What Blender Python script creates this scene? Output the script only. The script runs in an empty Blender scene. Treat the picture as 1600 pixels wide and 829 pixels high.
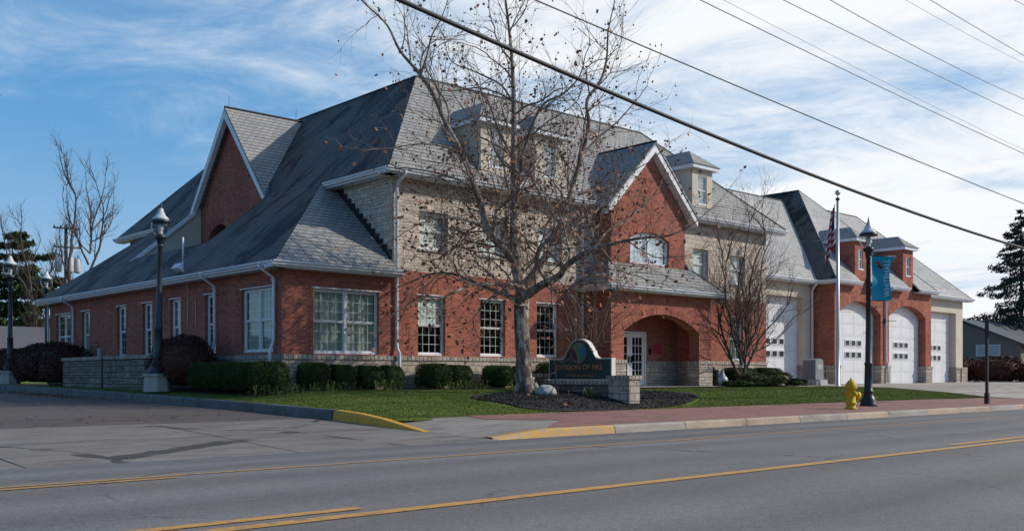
import bpy, bmesh, math, random
import numpy as np
from mathutils import Vector, Matrix
from mathutils.geometry import tessellate_polygon

S = bpy.context.scene
COL = S.collection
R = math.radians

# ------------------------------------------------------------------ camera
HOR, FPX = 586.0, 1548.0
cam = bpy.data.cameras.new("camera")
cam.sensor_width = 36.0
cam.lens = 36.0 * FPX / 1600.0
cam.shift_y = (HOR - 414.5) / 1600.0
cam.clip_start = 0.1
cam.clip_end = 6000
camo = bpy.data.objects.new("camera", cam)
COL.objects.link(camo)
camo.location = (0, 0, 1.1)
camo.rotation_euler = (R(90), 0, math.atan2(1700, 1548) - R(90))
S.camera = camo

# ------------------------------------------------------------------ light
SUN_AZ = (0.80, -0.60)          # horizontal direction towards the sun
SUN_EL = 31.0
w = bpy.data.worlds.new("World")
S.world = w
w.use_nodes = True
nt = w.node_tree
nt.nodes.clear()
def N(tree, typ, **kw):
    n = tree.nodes.new(typ)
    for k, v in kw.items():
        setattr(n, k, v)
    return n
out = N(nt, 'ShaderNodeOutputWorld')
bg = N(nt, 'ShaderNodeBackground')
bg.inputs[1].default_value = 0.10
sky = N(nt, 'ShaderNodeTexSky', sky_type='NISHITA', sun_disc=False)
sky.sun_elevation = R(SUN_EL)
sky.sun_rotation = math.atan2(SUN_AZ[0], SUN_AZ[1])
sky.air_density = 1.3
sky.dust_density = 0.6
sky.ozone_density = 2.2
tc = N(nt, 'ShaderNodeTexCoord')
nrm = N(nt, 'ShaderNodeVectorMath', operation='NORMALIZE')
nt.links.new(tc.outputs['Generated'], nrm.inputs[0])
sep = N(nt, 'ShaderNodeSeparateXYZ')
nt.links.new(nrm.outputs[0], sep.inputs[0])
def wm(op, a, b=None, c=None, clamp=False):
    m = N(nt, 'ShaderNodeMath', operation=op, use_clamp=clamp)
    for i, v in enumerate((a, b, c)):
        if v is None: continue
        if isinstance(v, (int, float)): m.inputs[i].default_value = v
        else: nt.links.new(v, m.inputs[i])
    return m.outputs[0]
zz = wm('ADD', wm('MAXIMUM', sep.outputs[2], 0.0), 0.16)
px_ = wm('DIVIDE', sep.outputs[0], zz)
py_ = wm('DIVIDE', sep.outputs[1], zz)
# cloud plane coordinates: long streaks run from upper left to lower right
cmb = N(nt, 'ShaderNodeCombineXYZ')
nt.links.new(wm('ADD', wm('MULTIPLY', px_, 0.90), wm('MULTIPLY', py_, 0.30)), cmb.inputs[0])
nt.links.new(wm('SUBTRACT', wm('MULTIPLY', py_, 0.62), wm('MULTIPLY', px_, 0.2)), cmb.inputs[1])
def wnoise(scale, detail, rough, dist, off):
    mp = N(nt, 'ShaderNodeMapping')
    mp.inputs['Location'].default_value = off
    nt.links.new(cmb.outputs[0], mp.inputs[0])
    n = N(nt, 'ShaderNodeTexNoise')
    n.inputs['Scale'].default_value = scale
    n.inputs['Detail'].default_value = detail
    n.inputs['Roughness'].default_value = rough
    n.inputs['Distortion'].default_value = dist
    nt.links.new(mp.outputs[0], n.inputs['Vector'])
    return n.outputs[0]
n1 = wnoise(0.55, 8, 0.62, 0.6, (3.1, 1.7, 0.3))
n2 = wnoise(2.6, 9, 0.68, 0.9, (0.4, 5.2, 1.3))
# the cloud sheet lies over the eastern (+X) part of the sky, clearer elsewhere
az = wm('ADD', wm('MULTIPLY', sep.outputs[0], 0.95), wm('MULTIPLY', sep.outputs[1], -0.10))
grow = N(nt, 'ShaderNodeMapRange', interpolation_type='SMOOTHSTEP')
grow.inputs['From Min'].default_value = 0.14
grow.inputs['From Max'].default_value = 0.66
grow.inputs['To Min'].default_value = -0.05
grow.inputs['To Max'].default_value = 0.46
nt.links.new(az, grow.inputs[0])
v = wm('ADD', wm('MULTIPLY', n1, 1.15), wm('MULTIPLY', n2, 0.95))
v = wm('ADD', wm('SUBTRACT', v, 1.02), grow.outputs[0])
mask = N(nt, 'ShaderNodeMapRange', interpolation_type='SMOOTHSTEP')
mask.inputs['From Min'].default_value = -0.05
mask.inputs['From Max'].default_value = 0.58
mask.inputs['To Max'].default_value = 0.94
nt.links.new(v, mask.inputs[0])
shade = N(nt, 'ShaderNodeMix', data_type='RGBA')
shade.inputs['A'].default_value = (5.2, 6.6, 8.2, 1)
shade.inputs['B'].default_value = (9.7, 9.75, 9.8, 1)
nt.links.new(mask.outputs[0], shade.inputs[0])
mixc = N(nt, 'ShaderNodeMix', data_type='RGBA')
nt.links.new(mask.outputs[0], mixc.inputs[0])
tint = N(nt, 'ShaderNodeMix', data_type='RGBA', blend_type='MULTIPLY')
tint.inputs[0].default_value = 1.0
tint.inputs['B'].default_value = (0.66, 1.06, 1.36, 1)
nt.links.new(sky.outputs[0], tint.inputs['A'])
hz = N(nt, 'ShaderNodeMapRange', interpolation_type='SMOOTHSTEP')
hz.inputs['From Min'].default_value = 0.0
hz.inputs['From Max'].default_value = 0.60
hz.inputs['To Min'].default_value = 0.95
hz.inputs['To Max'].default_value = 0.0
nt.links.new(sep.outputs[2], hz.inputs[0])
low = N(nt, 'ShaderNodeMix', data_type='RGBA')
low.inputs['B'].default_value = (1.15, 3.3, 6.3, 1)
nt.links.new(hz.outputs[0], low.inputs[0])
nt.links.new(tint.outputs['Result'], low.inputs['A'])
pale = N(nt, 'ShaderNodeMix', data_type='RGBA')
pale.inputs['B'].default_value = (4.2, 5.9, 7.6, 1)
hp_ = N(nt, 'ShaderNodeMapRange', interpolation_type='SMOOTHSTEP')
hp_.inputs['From Max'].default_value = 0.26
hp_.inputs['To Min'].default_value = 0.85
hp_.inputs['To Max'].default_value = 0.0
nt.links.new(sep.outputs[2], hp_.inputs[0])
nt.links.new(hp_.outputs[0], pale.inputs[0])
nt.links.new(low.outputs['Result'], pale.inputs['A'])
nt.links.new(pale.outputs['Result'], mixc.inputs['A'])
nt.links.new(shade.outputs['Result'], mixc.inputs['B'])
nt.links.new(mixc.outputs['Result'], bg.inputs[0])
nt.links.new(bg.outputs[0], out.inputs[0])

sun = bpy.data.lights.new("sun", 'SUN')
sun.energy = 3.3
sun.angle = R(0.9)
sun.color = (1.0, 0.93, 0.83)
suno = bpy.data.objects.new("sun", sun)
COL.objects.link(suno)
sd = Vector((SUN_AZ[0] * math.cos(R(SUN_EL)), SUN_AZ[1] * math.cos(R(SUN_EL)), math.sin(R(SUN_EL))))
suno.rotation_euler = sd.to_track_quat('Z', 'Y').to_euler()
suno.location = sd * 100

S.view_settings.view_transform = 'Standard'
S.view_settings.look = 'None'
S.view_settings.exposure = 0.08
S.view_settings.gamma = 1.0
S.render.engine = 'CYCLES'

# ------------------------------------------------------------------ materials
MATS = {}
class Tree:
    def __init__(s, name):
        s.m = bpy.data.materials.new(name)
        s.m.use_nodes = True
        s.t = s.m.node_tree
        s.t.nodes.clear()
        s.o = s.t.nodes.new('ShaderNodeOutputMaterial')
        s.b = s.t.nodes.new('ShaderNodeBsdfPrincipled')
        s.t.links.new(s.b.outputs[0], s.o.inputs[0])
        MATS[name] = s.m
    def n(s, typ, **kw):
        return N(s.t, typ, **kw)
    def l(s, a, b):
        s.t.links.new(a, b)
    def inp(s, sock, v):
        if isinstance(v, bpy.types.NodeSocket): s.l(v, sock)
        elif isinstance(v, (tuple, list)) and len(v) == 3 and sock.type == 'RGBA': sock.default_value = (*v, 1)
        else: sock.default_value = v
    def math(s, op, a, b=0.0, clamp=False):
        m = s.n('ShaderNodeMath', operation=op, use_clamp=clamp)
        s.inp(m.inputs[0], a); s.inp(m.inputs[1], b)
        return m.outputs[0]
    def coord(s, kind='Object'):
        return s.n('ShaderNodeTexCoord').outputs[kind]
    def mapping(s, vec, scale=(1, 1, 1), loc=(0, 0, 0), rot=(0, 0, 0)):
        m = s.n('ShaderNodeMapping')
        m.inputs['Scale'].default_value = scale
        m.inputs['Location'].default_value = loc
        m.inputs['Rotation'].default_value = rot
        s.l(vec, m.inputs[0])
        return m.outputs[0]
    def noise(s, vec, scale, detail=4, rough=0.5, dist=0.0, out=0):
        n = s.n('ShaderNodeTexNoise')
        n.inputs['Scale'].default_value = scale
        n.inputs['Detail'].default_value = detail
        n.inputs['Roughness'].default_value = rough
        n.inputs['Distortion'].default_value = dist
        s.l(vec, n.inputs['Vector'])
        return n.outputs[out]
    def ramp(s, fac, stops, interp='LINEAR'):
        r = s.n('ShaderNodeValToRGB')
        r.color_ramp.interpolation = interp
        el = r.color_ramp.elements
        while len(el) < len(stops): el.new(0.5)
        for e, (p, c) in zip(el, stops):
            e.position = p
            e.color = (*c, 1) if len(c) == 3 else c
        s.l(fac, r.inputs[0])
        return r.outputs[0]
    def mix(s, fac, a, b, blend='MIX'):
        m = s.n('ShaderNodeMix', data_type='RGBA', blend_type=blend)
        s.inp(m.inputs[0], fac); s.inp(m.inputs['A'], a); s.inp(m.inputs['B'], b)
        return m.outputs['Result']
    def rng(s, v, a, b, c=0.0, d=1.0):
        m = s.n('ShaderNodeMapRange')
        s.inp(m.inputs[0], v)
        m.inputs[1].default_value = a; m.inputs[2].default_value = b
        m.inputs[3].default_value = c; m.inputs[4].default_value = d
        return m.outputs[0]
    def bump(s, h, strength=0.3, dist=0.02):
        b = s.n('ShaderNodeBump')
        b.inputs['Strength'].default_value = strength
        b.inputs['Distance'].default_value = dist
        s.l(h, b.inputs['Height'])
        s.l(b.outputs[0], s.b.inputs['Normal'])
    def col(s, c): s.inp(s.b.inputs['Base Color'], c)
    def rough(s, r): s.inp(s.b.inputs['Roughness'], r)
    def spec(s, v): s.b.inputs['Specular IOR Level'].default_value = v

def plain(name, c, rough=0.6, var=0.12, scale=3.0, metal=0.0, spec=0.4, bump=0.0, bscale=40):
    t = Tree(name)
    o = t.coord()
    n = t.noise(o, scale, 5, 0.6)
    lo = tuple(x * (1 - var) for x in c); hi = tuple(min(1, x * (1 + var)) for x in c)
    t.col(t.ramp(n, [(0.3, lo), (0.7, hi)]))
    t.rough(rough); t.b.inputs['Metallic'].default_value = metal; t.spec(spec)
    if bump: t.bump(t.noise(o, bscale, 4, 0.6), bump, 0.01)
    return t.m

def brick_tex(t, vec, w, h, mortar, c1, c2, cm, off=0.5, offf=2, sq=1.0, sqf=2, smooth=0.1, bias=0.0):
    b = t.n('ShaderNodeTexBrick')
    b.offset = off; b.offset_frequency = offf; b.squash = sq; b.squash_frequency = sqf
    b.inputs['Scale'].default_value = 1.0
    b.inputs['Brick Width'].default_value = w
    b.inputs['Row Height'].default_value = h
    b.inputs['Mortar Size'].default_value = mortar
    b.inputs['Mortar Smooth'].default_value = smooth
    b.inputs['Bias'].default_value = bias
    for k, c in (('Color1', c1), ('Color2', c2), ('Mortar', cm)):
        t.inp(b.inputs[k], c)
    t.l(vec, b.inputs['Vector'])
    return b

def mk_brick(name, rot=0.0, w=0.203, h=0.0677):
    t = Tree(name)
    uv = t.coord('UV')
    if rot: uv = t.mapping(uv, rot=(0, 0, rot))
    b = brick_tex(t, uv, w, h, 0.0068, (0.44, 0.120, 0.070), (0.26, 0.068, 0.046), (0.40, 0.29, 0.24), smooth=0.2)
    o = t.coord()
    n = t.noise(o, 0.7, 5, 0.65)
    c = t.mix(0.55, b.outputs['Color'], t.ramp(n, [(0.3, (0.72, 0.70, 0.72)), (0.7, (1.2, 1.12, 1.08))]), 'MULTIPLY')
    # a few burnt headers
    b2 = brick_tex(t, uv, w, h, 0.0, (1, 1, 1), (0.35, 0.33, 0.36), (1, 1, 1), bias=-0.75)
    c = t.mix(0.6, c, b2.outputs['Color'], 'MULTIPLY')
    sn = t.noise(t.mapping(o, scale=(1.3, 1.3, .22)), 1.6, 6, 0.7)
    c = t.mix(0.6, c, t.ramp(sn, [(0.3, (0.70, 0.72, 0.76)), (0.6, (1.08, 1.06, 1.04))]), 'MULTIPLY')
    t.col(c); t.rough(0.88); t.spec(0.2)
    t.bump(t.math('ADD', t.math('MULTIPLY', b.outputs['Fac'], -1.0), t.math('MULTIPLY', t.noise(o, 60, 3), 0.4)), 0.5, 0.012)
mk_brick('brick')
mk_brick('brick_soldier', R(90))
t = Tree('brick_wedge')
g_ = t.n('ShaderNodeNewGeometry')
t.col(t.ramp(g_.outputs['Random Per Island'], [(0.0, (0.24, 0.065, 0.045)), (0.5, (0.36, 0.11, 0.07)), (1.0, (0.48, 0.17, 0.11))])); t.rough(.88)

def mk_stone(name, w, h, c1, c2, cm, mort=0.012, tint=((0.8, 0.78, 0.78), (1.15, 1.1, 1.0))):
    t = Tree(name)
    uv = t.coord('UV')
    o = t.coord()
    wob = t.noise(o, 2.2, 3, 0.6, out=1)
    vm = t.n('ShaderNodeVectorMath', operation='MULTIPLY_ADD')
    t.l(wob, vm.inputs[0]); vm.inputs[1].default_value = (0.10, 0.085, 0); t.l(uv, vm.inputs[2])
    a = brick_tex(t, vm.outputs[0], w, h, mort, c1, c2, cm, off=0.37, offf=2, sq=1.6, sqf=3, smooth=0.35)
    b = brick_tex(t, t.mapping(vm.outputs[0], loc=(0.13, 0.0, 0)), w * 1.7, h * 2, mort, c2, c1, cm, off=0.6, offf=2, sq=0.7, sqf=2, smooth=0.35)
    sel = brick_tex(t, t.mapping(uv, loc=(0.13, 0.0, 0)), w * 3.4, h * 2, 0, (0, 0, 0), (1, 1, 1), (0, 0, 0), off=0.5)
    f = t.math('GREATER_THAN', sel.outputs['Color'], 0.55)
    c = t.mix(f, a.outputs['Color'], b.outputs['Color'])
    n = t.noise(o, 1.1, 6, 0.7)
    c = t.mix(0.75, c, t.ramp(n, [(0.3, tint[0]), (0.7, tint[1])]), 'MULTIPLY')
    n2 = t.noise(o, 9, 5, 0.7)
    c = t.mix(0.5, c, t.ramp(n2, [(0.3, (0.7, 0.7, 0.7)), (0.7, (1.2, 1.2, 1.2))]), 'MULTIPLY')
    n3 = t.noise(o, 0.55, 4, 0.6)
    c = t.mix(t.math('MULTIPLY', t.rng(n3, 0.62, 0.74), 0.18), c, (0.38, 0.25, 0.12))
    t.col(c); t.rough(0.9); t.spec(0.2)
    fac = t.mix(f, a.outputs['Fac'], b.outputs['Fac'])
    t.bump(t.math('ADD', t.math('MULTIPLY', fac, -1.0), t.math('MULTIPLY', t.noise(o, 14, 5, 0.7), 0.9)), 0.9, 0.035)
mk_stone('stone', 0.25, 0.10, (0.72, 0.63, 0.55), (0.53, 0.46, 0.40), (0.40, 0.33, 0.27))
mk_stone('stone_base', 0.24, 0.105, (0.54, 0.475, 0.405), (0.38, 0.33, 0.28), (0.22, 0.19, 0.165))
mk_stone('stone_wall', 0.24, 0.105, (0.30, 0.275, 0.24), (0.17, 0.155, 0.135), (0.08, 0.075, 0.068), 0.016)
def mk_cap():
    t = Tree('stone_cap')
    uv = t.coord('UV'); o = t.coord()
    b = brick_tex(t, uv, 0.16, 5.0, 0.015, (0.52, 0.455, 0.385), (0.34, 0.295, 0.245), (0.12, 0.105, 0.09), off=0, smooth=0.4)
    t.col(t.mix(0.6, b.outputs['Color'], t.ramp(t.noise(o, 8, 5, 0.7), [(0.3, (0.6, 0.6, 0.6)), (0.7, (1.25, 1.25, 1.25))]), 'MULTIPLY'))
    t.rough(0.9)
    t.bump(t.math('ADD', t.math('MULTIPLY', b.outputs['Fac'], -1.0), t.noise(o, 18, 5, 0.7)), 0.9, 0.04)
mk_cap()

def mk_slate(name, stain_shade, gain=1.0):
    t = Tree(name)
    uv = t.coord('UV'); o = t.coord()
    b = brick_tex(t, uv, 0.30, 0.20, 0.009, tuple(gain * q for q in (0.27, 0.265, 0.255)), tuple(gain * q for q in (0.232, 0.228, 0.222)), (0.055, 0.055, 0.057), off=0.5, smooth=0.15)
    b3 = brick_tex(t, uv, 0.30, 0.20, 0.0, (1, 1, 1), (0.80, 0.88, 0.86), (1, 1, 1), bias=-0.4)
    b2 = brick_tex(t, t.mapping(uv, loc=(2.7, 1.9, 0)), 0.30, 0.20, 0.0, (1, 1, 1), (1.25, 1.10, 1.0), (1, 1, 1), bias=-0.35)
    c = t.mix(0.45, b.outputs['Color'], b2.outputs['Color'], 'MULTIPLY')
    c = t.mix(0.3, c, b3.outputs['Color'], 'MULTIPLY')
    n = t.noise(o, 0.5, 6, 0.7)
    c = t.mix(0.8, c, t.ramp(n, [(0.3, (0.78, 0.79, 0.82)), (0.7, (1.2, 1.17, 1.1))]), 'MULTIPLY')
    if stain_shade:
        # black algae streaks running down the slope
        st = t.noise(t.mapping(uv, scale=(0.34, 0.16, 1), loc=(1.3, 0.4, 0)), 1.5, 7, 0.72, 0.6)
        c = t.mix(1.0, c, (0.50, 0.46, 0.42), 'MULTIPLY')  # overall darkening puts the shade of the west-facing slopes into the colour
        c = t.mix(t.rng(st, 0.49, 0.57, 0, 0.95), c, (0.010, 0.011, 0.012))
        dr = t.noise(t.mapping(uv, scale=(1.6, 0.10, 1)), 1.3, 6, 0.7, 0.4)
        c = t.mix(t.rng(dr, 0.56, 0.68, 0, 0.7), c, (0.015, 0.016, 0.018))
    t.col(c); t.rough(0.6); t.spec(0.18)
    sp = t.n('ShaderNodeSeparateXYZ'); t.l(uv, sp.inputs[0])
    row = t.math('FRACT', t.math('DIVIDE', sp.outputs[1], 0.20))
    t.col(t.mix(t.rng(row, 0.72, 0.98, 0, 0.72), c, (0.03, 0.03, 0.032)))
    h = t.math('SUBTRACT', t.math('ADD', t.math('MULTIPLY', t.math('SUBTRACT', 1.0, row), 0.8), t.math('MULTIPLY', t.noise(o, 25, 3), 0.3)), b.outputs['Fac'])
    t.bump(h, 0.6, 0.03)
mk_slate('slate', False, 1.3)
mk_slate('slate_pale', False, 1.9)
mk_slate('slate_stained_shade', True)  # streaked slate copy for shaded slopes, their shade painted into its tone

plain('white_paint', (0.76, 0.76, 0.77), 0.4, 0.05, 1.5)
plain('gutter_white', (0.68, 0.71, 0.76), 0.35, 0.06, 2)
plain('stucco', (0.60, 0.52, 0.42), 0.9, 0.07, 1.2, bump=0.3, bscale=90)
plain('soffit', (0.42, 0.42, 0.42), 0.7)
plain('interior_dark', (0.055, 0.052, 0.048), 0.9)
plain('interior_pale', (0.30, 0.28, 0.24), 0.9)
plain('metal_black', (0.014, 0.017, 0.02), 0.38, 0.2, 4, spec=0.5)
plain('lamp_green', (0.022, 0.036, 0.045), 0.42, 0.2, 3, spec=0.5)
plain('metal_flash', (0.02, 0.021, 0.024), 0.6)
plain('galvanised', (0.52, 0.54, 0.57), 0.4, 0.08, 3, metal=0.5)
plain('wire_black', (0.02, 0.02, 0.022), 0.6)
plain('wire_pale', (0.28, 0.29, 0.31), 0.5)
plain('blind', (0.88, 0.88, 0.84), 0.85, 0.04)
plain('curtain', (0.46, 0.48, 0.40), 0.9, 0.12, 2)
plain('red_plaque', (0.45, 0.03, 0.07), 0.5)
plain('sign_green', (0.008, 0.045, 0.042), 0.45, 0.1)
plain('sign_letter', (0.42, 0.17, 0.09), 0.5)
plain('sign_cream', (0.72, 0.69, 0.62), 0.6, 0.05)
plain('emblem_grey', (0.20, 0.17, 0.15), 0.5)
plain('emblem_maroon', (0.10, 0.014, 0.035), 0.5)
plain('emblem_green', (0.06, 0.25, 0.075), 0.5)
plain('emblem_blue', (0.01, 0.15, 0.30), 0.5)
plain('teal_banner', (0.012, 0.34, 0.47), 0.75, 0.06)
plain('banner_letter', (0.55, 0.66, 0.72), 0.7)
plain('banner_red', (0.50, 0.03, 0.05), 0.7)
plain('granite', (0.22, 0.23, 0.245), 0.55, 0.15, 30)
plain('granite_light', (0.40, 0.39, 0.38), 0.8, 0.12, 20, bump=0.3)
plain('granite_plate', (0.40, 0.42, 0.43), 0.4)
plain('lamp_concrete', (0.42, 0.385, 0.33), 0.9, 0.12, 6, bump=0.3)
plain('wood_pole', (0.14, 0.105, 0.085), 0.9, 0.2, 4)
plain('transformer_grey', (0.42, 0.43, 0.45), 0.5)
plain('siding_brown', (0.20, 0.15, 0.12), 0.8, 0.1, 2)
plain('siding_cream', (0.45, 0.40, 0.30), 0.8, 0.1, 2)
plain('shingle_grey', (0.10, 0.10, 0.108), 0.9, 0.15, 3)
plain('car_teal', (0.01, 0.09, 0.15), 0.25, 0.05, spec=0.6)
plain('tyre', (0.02, 0.02, 0.02), 0.85)
plain('flag_navy', (0.03, 0.045, 0.12), 0.8)
plain('ac_white', (0.50, 0.50, 0.48), 0.6)
plain('ac_grille', (0.10, 0.10, 0.095), 0.7)
plain('glaze', (0.45, 0.50, 0.54), 0.3)
plain('ball_brown', (0.045, 0.028, 0.018), 0.9)
plain('leaf_dead', (0.27, 0.115, 0.06), 0.8, 0.5, 1.7)
plain('leaf_litter', (0.20, 0.11, 0.06), 0.9, 0.4, 3)
plain('snow_guard', (0.035, 0.035, 0.037), 0.5)
plain('trunk_dark', (0.055, 0.042, 0.036), 0.95, 0.25, 5, bump=0.5, bscale=20)
plain('twig_far', (0.085, 0.062, 0.052), 0.95)
plain('twig_pale', (0.15, 0.11, 0.088), 0.95, 0.2, 2)
plain('crabapple_bark', (0.115, 0.082, 0.070), 0.9, 0.25, 4)

def mk_leafy(name, stops, scale=1.5, rough=0.7):
    t = Tree(name)
    o = t.coord()
    n = t.noise(o, scale, 5, 0.7)
    g = t.n('ShaderNodeNewGeometry')
    c = t.mix(0.5, t.ramp(n, stops), t.ramp(g.outputs['Random Per Island'], stops))
    t.col(c); t.rough(rough); t.spec(0.25)
mk_leafy('boxwood', [(0.2, (0.018, 0.038, 0.009)), (0.6, (0.042, 0.078, 0.017)), (0.95, (0.10, 0.125, 0.028))], 3)
mk_leafy('barberry', [(0.2, (0.028, 0.012, 0.010)), (0.6, (0.075, 0.030, 0.021)), (0.95, (0.17, 0.065, 0.04))], 3)
mk_leafy('juniper', [(0.2, (0.035, 0.050, 0.016)), (0.6, (0.075, 0.085, 0.028)), (0.95, (0.13, 0.115, 0.04))], 3)
mk_leafy('daylily', [(0.2, (0.06, 0.09, 0.02)), (0.6, (0.16, 0.18, 0.05)), (0.95, (0.36, 0.31, 0.15))], 3)
mk_leafy('spruce', [(0.2, (0.014, 0.028, 0.022)), (0.6, (0.032, 0.056, 0.042)), (0.95, (0.07, 0.10, 0.07))], 0.6)
mk_leafy('pine', [(0.2, (0.014, 0.032, 0.012)), (0.6, (0.04, 0.07, 0.022)), (0.95, (0.09, 0.10, 0.035))], 0.3)
mk_leafy('autumn_wood', [(0.2, (0.06, 0.036, 0.024)), (0.6, (0.10, 0.06, 0.035)), (0.95, (0.09, 0.085, 0.04))], 0.1)
mk_leafy('grass_blade', [(0.15, (0.080, 0.125, 0.016)), (0.6, (0.130, 0.185, 0.030)), (0.95, (0.24, 0.235, 0.08))], 0.9)
mk_leafy('mulch_chip', [(0.2, (0.010, 0.009, 0.010)), (0.6, (0.028, 0.026, 0.027)), (0.95, (0.085, 0.08, 0.078))], 5, 0.9)

def mk_bark():
    t = Tree('bark_sycamore')
    o = t.coord()
    n = t.noise(t.mapping(o, scale=(2.4, 2.4, 0.9)), 2.2, 6, 0.62, 0.5)
    c = t.ramp(n, [(0.34, (0.085, 0.055, 0.042)), (0.47, (0.16, 0.115, 0.088)), (0.53, (0.25, 0.21, 0.17)), (0.60, (0.46, 0.42, 0.36))])
    sp = t.n('ShaderNodeSeparateXYZ'); t.l(o, sp.inputs[0])
    c = t.mix(t.rng(sp.outputs[2], 3.0, 9.0, 0.0, 0.5), c, (0.24, 0.19, 0.15))
    t.col(c); t.rough(0.9); t.spec(0.2)
    t.bump(t.noise(t.mapping(o, scale=(1, 1, 0.35)), 9, 5, 0.7), 0.6, 0.03)
mk_bark()

def mk_asphalt(name, base, warm, crack, aggregate=1.0, tracks=False):
    t = Tree(name)
    o = t.coord()
    big = t.noise(t.mapping(o, scale=(0.12, 0.8, 1)), 0.7, 5, 0.6)
    c = t.ramp(big, [(0.25, tuple(x * 0.80 for x in base)), (0.75, tuple(x * 1.22 for x in base))])
    p = t.noise(o, 0.35, 5, 0.6)
    c = t.mix(t.rng(p, 0.45, 0.7, 0, 0.6), c, warm)
    f = t.noise(o, 70, 3, 0.75)
    c = t.mix(0.75 * aggregate, c, t.ramp(f, [(0.3, (0.55, 0.55, 0.55)), (0.7, (1.5, 1.5, 1.5))]), 'MULTIPLY')
    f2 = t.noise(o, 14, 4, 0.8)
    c = t.mix(0.6 * aggregate, c, t.ramp(f2, [(0.3, (0.7, 0.7, 0.7)), (0.7, (1.3, 1.3, 1.3))]), 'MULTIPLY')
    if crack:
        vo = t.n('ShaderNodeTexVoronoi', feature='DISTANCE_TO_EDGE')
        vo.inputs['Scale'].default_value = crack
        ww = t.n('ShaderNodeVectorMath', operation='MULTIPLY_ADD')
        t.l(t.noise(o, 2.5, 4, 0.6, out=1), ww.inputs[0]); ww.inputs[1].default_value = (0.35, 0.35, 0); t.l(o, ww.inputs[2])
        t.l(ww.outputs[0], vo.inputs['Vector'])
        e = t.math('LESS_THAN', vo.outputs['Distance'], 0.013)
        gate = t.rng(t.noise(o, 0.5, 3, 0.6), 0.47, 0.56)
        c = t.mix(t.math('MULTIPLY', t.math('MULTIPLY', e, gate), 0.75), c, (0.02, 0.02, 0.02))
    if name.startswith('concrete') or name.startswith('kerb'):
        gs = t.noise(t.mapping(o, scale=(.35, 1.4, 1)), 2.2, 6, .72)
        c = t.mix(1.0, c, t.ramp(gs, [(0.32, (0.62, 0.60, 0.58)), (0.5, (0.98, 0.98, 0.98)), (0.68, (1.18, 1.17, 1.15))]), 'MULTIPLY')
    if tracks:
        # tyre-polished wheel paths, oil between them, tar-sealed cracks and small patches
        sp = t.n('ShaderNodeSeparateXYZ'); t.l(o, sp.inputs[0])
        wv = t.math('SINE', t.math('MULTIPLY', t.math('ADD', sp.outputs[1], t.math('MULTIPLY', t.noise(o, .15, 2), .5)), 3.7))
        c = t.mix(1.0, c, t.ramp(t.rng(wv, -1, 1), [(0.0, (0.88, 0.88, 0.88)), (1.0, (1.10, 1.10, 1.11))]), 'MULTIPLY')
        dk = t.noise(t.mapping(o, scale=(.5, 1.6, 1)), 1.1, 6, .7)
        c = t.mix(t.rng(dk, .62, .75, 0, .35), c, (0.05, 0.05, 0.052))
        vo = t.n('ShaderNodeTexVoronoi', feature='DISTANCE_TO_EDGE'); vo.inputs['Scale'].default_value = 0.22
        ww = t.n('ShaderNodeVectorMath', operation='MULTIPLY_ADD')
        t.l(t.noise(o, 1.6, 5, 0.65, out=1), ww.inputs[0]); ww.inputs[1].default_value = (.8, .8, 0); t.l(o, ww.inputs[2]); t.l(ww.outputs[0], vo.inputs['Vector'])
        e = t.math('LESS_THAN', vo.outputs['Distance'], 0.0035)
        gate = t.rng(t.noise(o, .3, 3, .6), .48, .54)
        c = t.mix(t.math('MULTIPLY', t.math('MULTIPLY', e, gate), .55), c, (0.03, 0.03, 0.03))
    t.col(c); t.rough(0.85); t.spec(0.3)
    t.bump(t.math('ADD', f, f2), 0.55, 0.012)
mk_asphalt('asphalt', (0.164, 0.155, 0.149), (0.195, 0.182, 0.168), 0.0, tracks=True)
mk_asphalt('asphalt_gutter', (0.125, 0.128, 0.138), (0.145, 0.146, 0.150), 0.0)
mk_asphalt('asphalt_old', (0.105, 0.086, 0.078), (0.135, 0.100, 0.082), 0.55)
mk_asphalt('concrete', (0.19, 0.172, 0.155), (0.235, 0.21, 0.185), 0.16, 0.6)
mk_asphalt('concrete_light', (0.34, 0.305, 0.27), (0.40, 0.35, 0.30), 0.0, 0.5)
mk_asphalt('concrete_mid', (0.25, 0.225, 0.20), (0.31, 0.275, 0.24), 0.0, 0.6)
mk_asphalt('kerb_tan', (0.40, 0.31, 0.235), (0.48, 0.37, 0.27), 0.0, 0.6)
mk_asphalt('kerb_grey', (0.13, 0.125, 0.12), (0.19, 0.18, 0.17), 0.0, 0.6)

def mk_paint(name, c, under, wear=0.0):
    t = Tree(name)
    o = t.coord()
    n = t.noise(o, 9, 6, 0.75)
    n2 = t.noise(o, 60, 3, 0.7)
    f = t.rng(t.math('ADD', n, t.math('MULTIPLY', n2, 0.35)), 0.56 + wear, 0.66 + wear)
    c = t.mix(t.noise(o, 1.5, 5, .7), c, tuple(q * .72 for q in c))
    t.col(t.mix(f, under, c)); t.rough(0.7)
    t.bump(n2, 0.3, 0.01)
mk_paint('yellow_line', (0.62, 0.32, 0.07), (0.22, 0.16, 0.10))
mk_paint('yellow_kerb', (0.72, 0.36, 0.02), (0.30, 0.21, 0.10))
mk_paint('yellow_kerb_worn', (0.60, 0.33, 0.06), (0.34, 0.26, 0.19), 0.05)
mk_paint('hydrant_yellow', (0.74, 0.46, 0.015), (0.55, 0.33, 0.015))
mk_paint('white_line', (0.36, 0.36, 0.37), (0.14, 0.14, 0.145))

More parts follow.
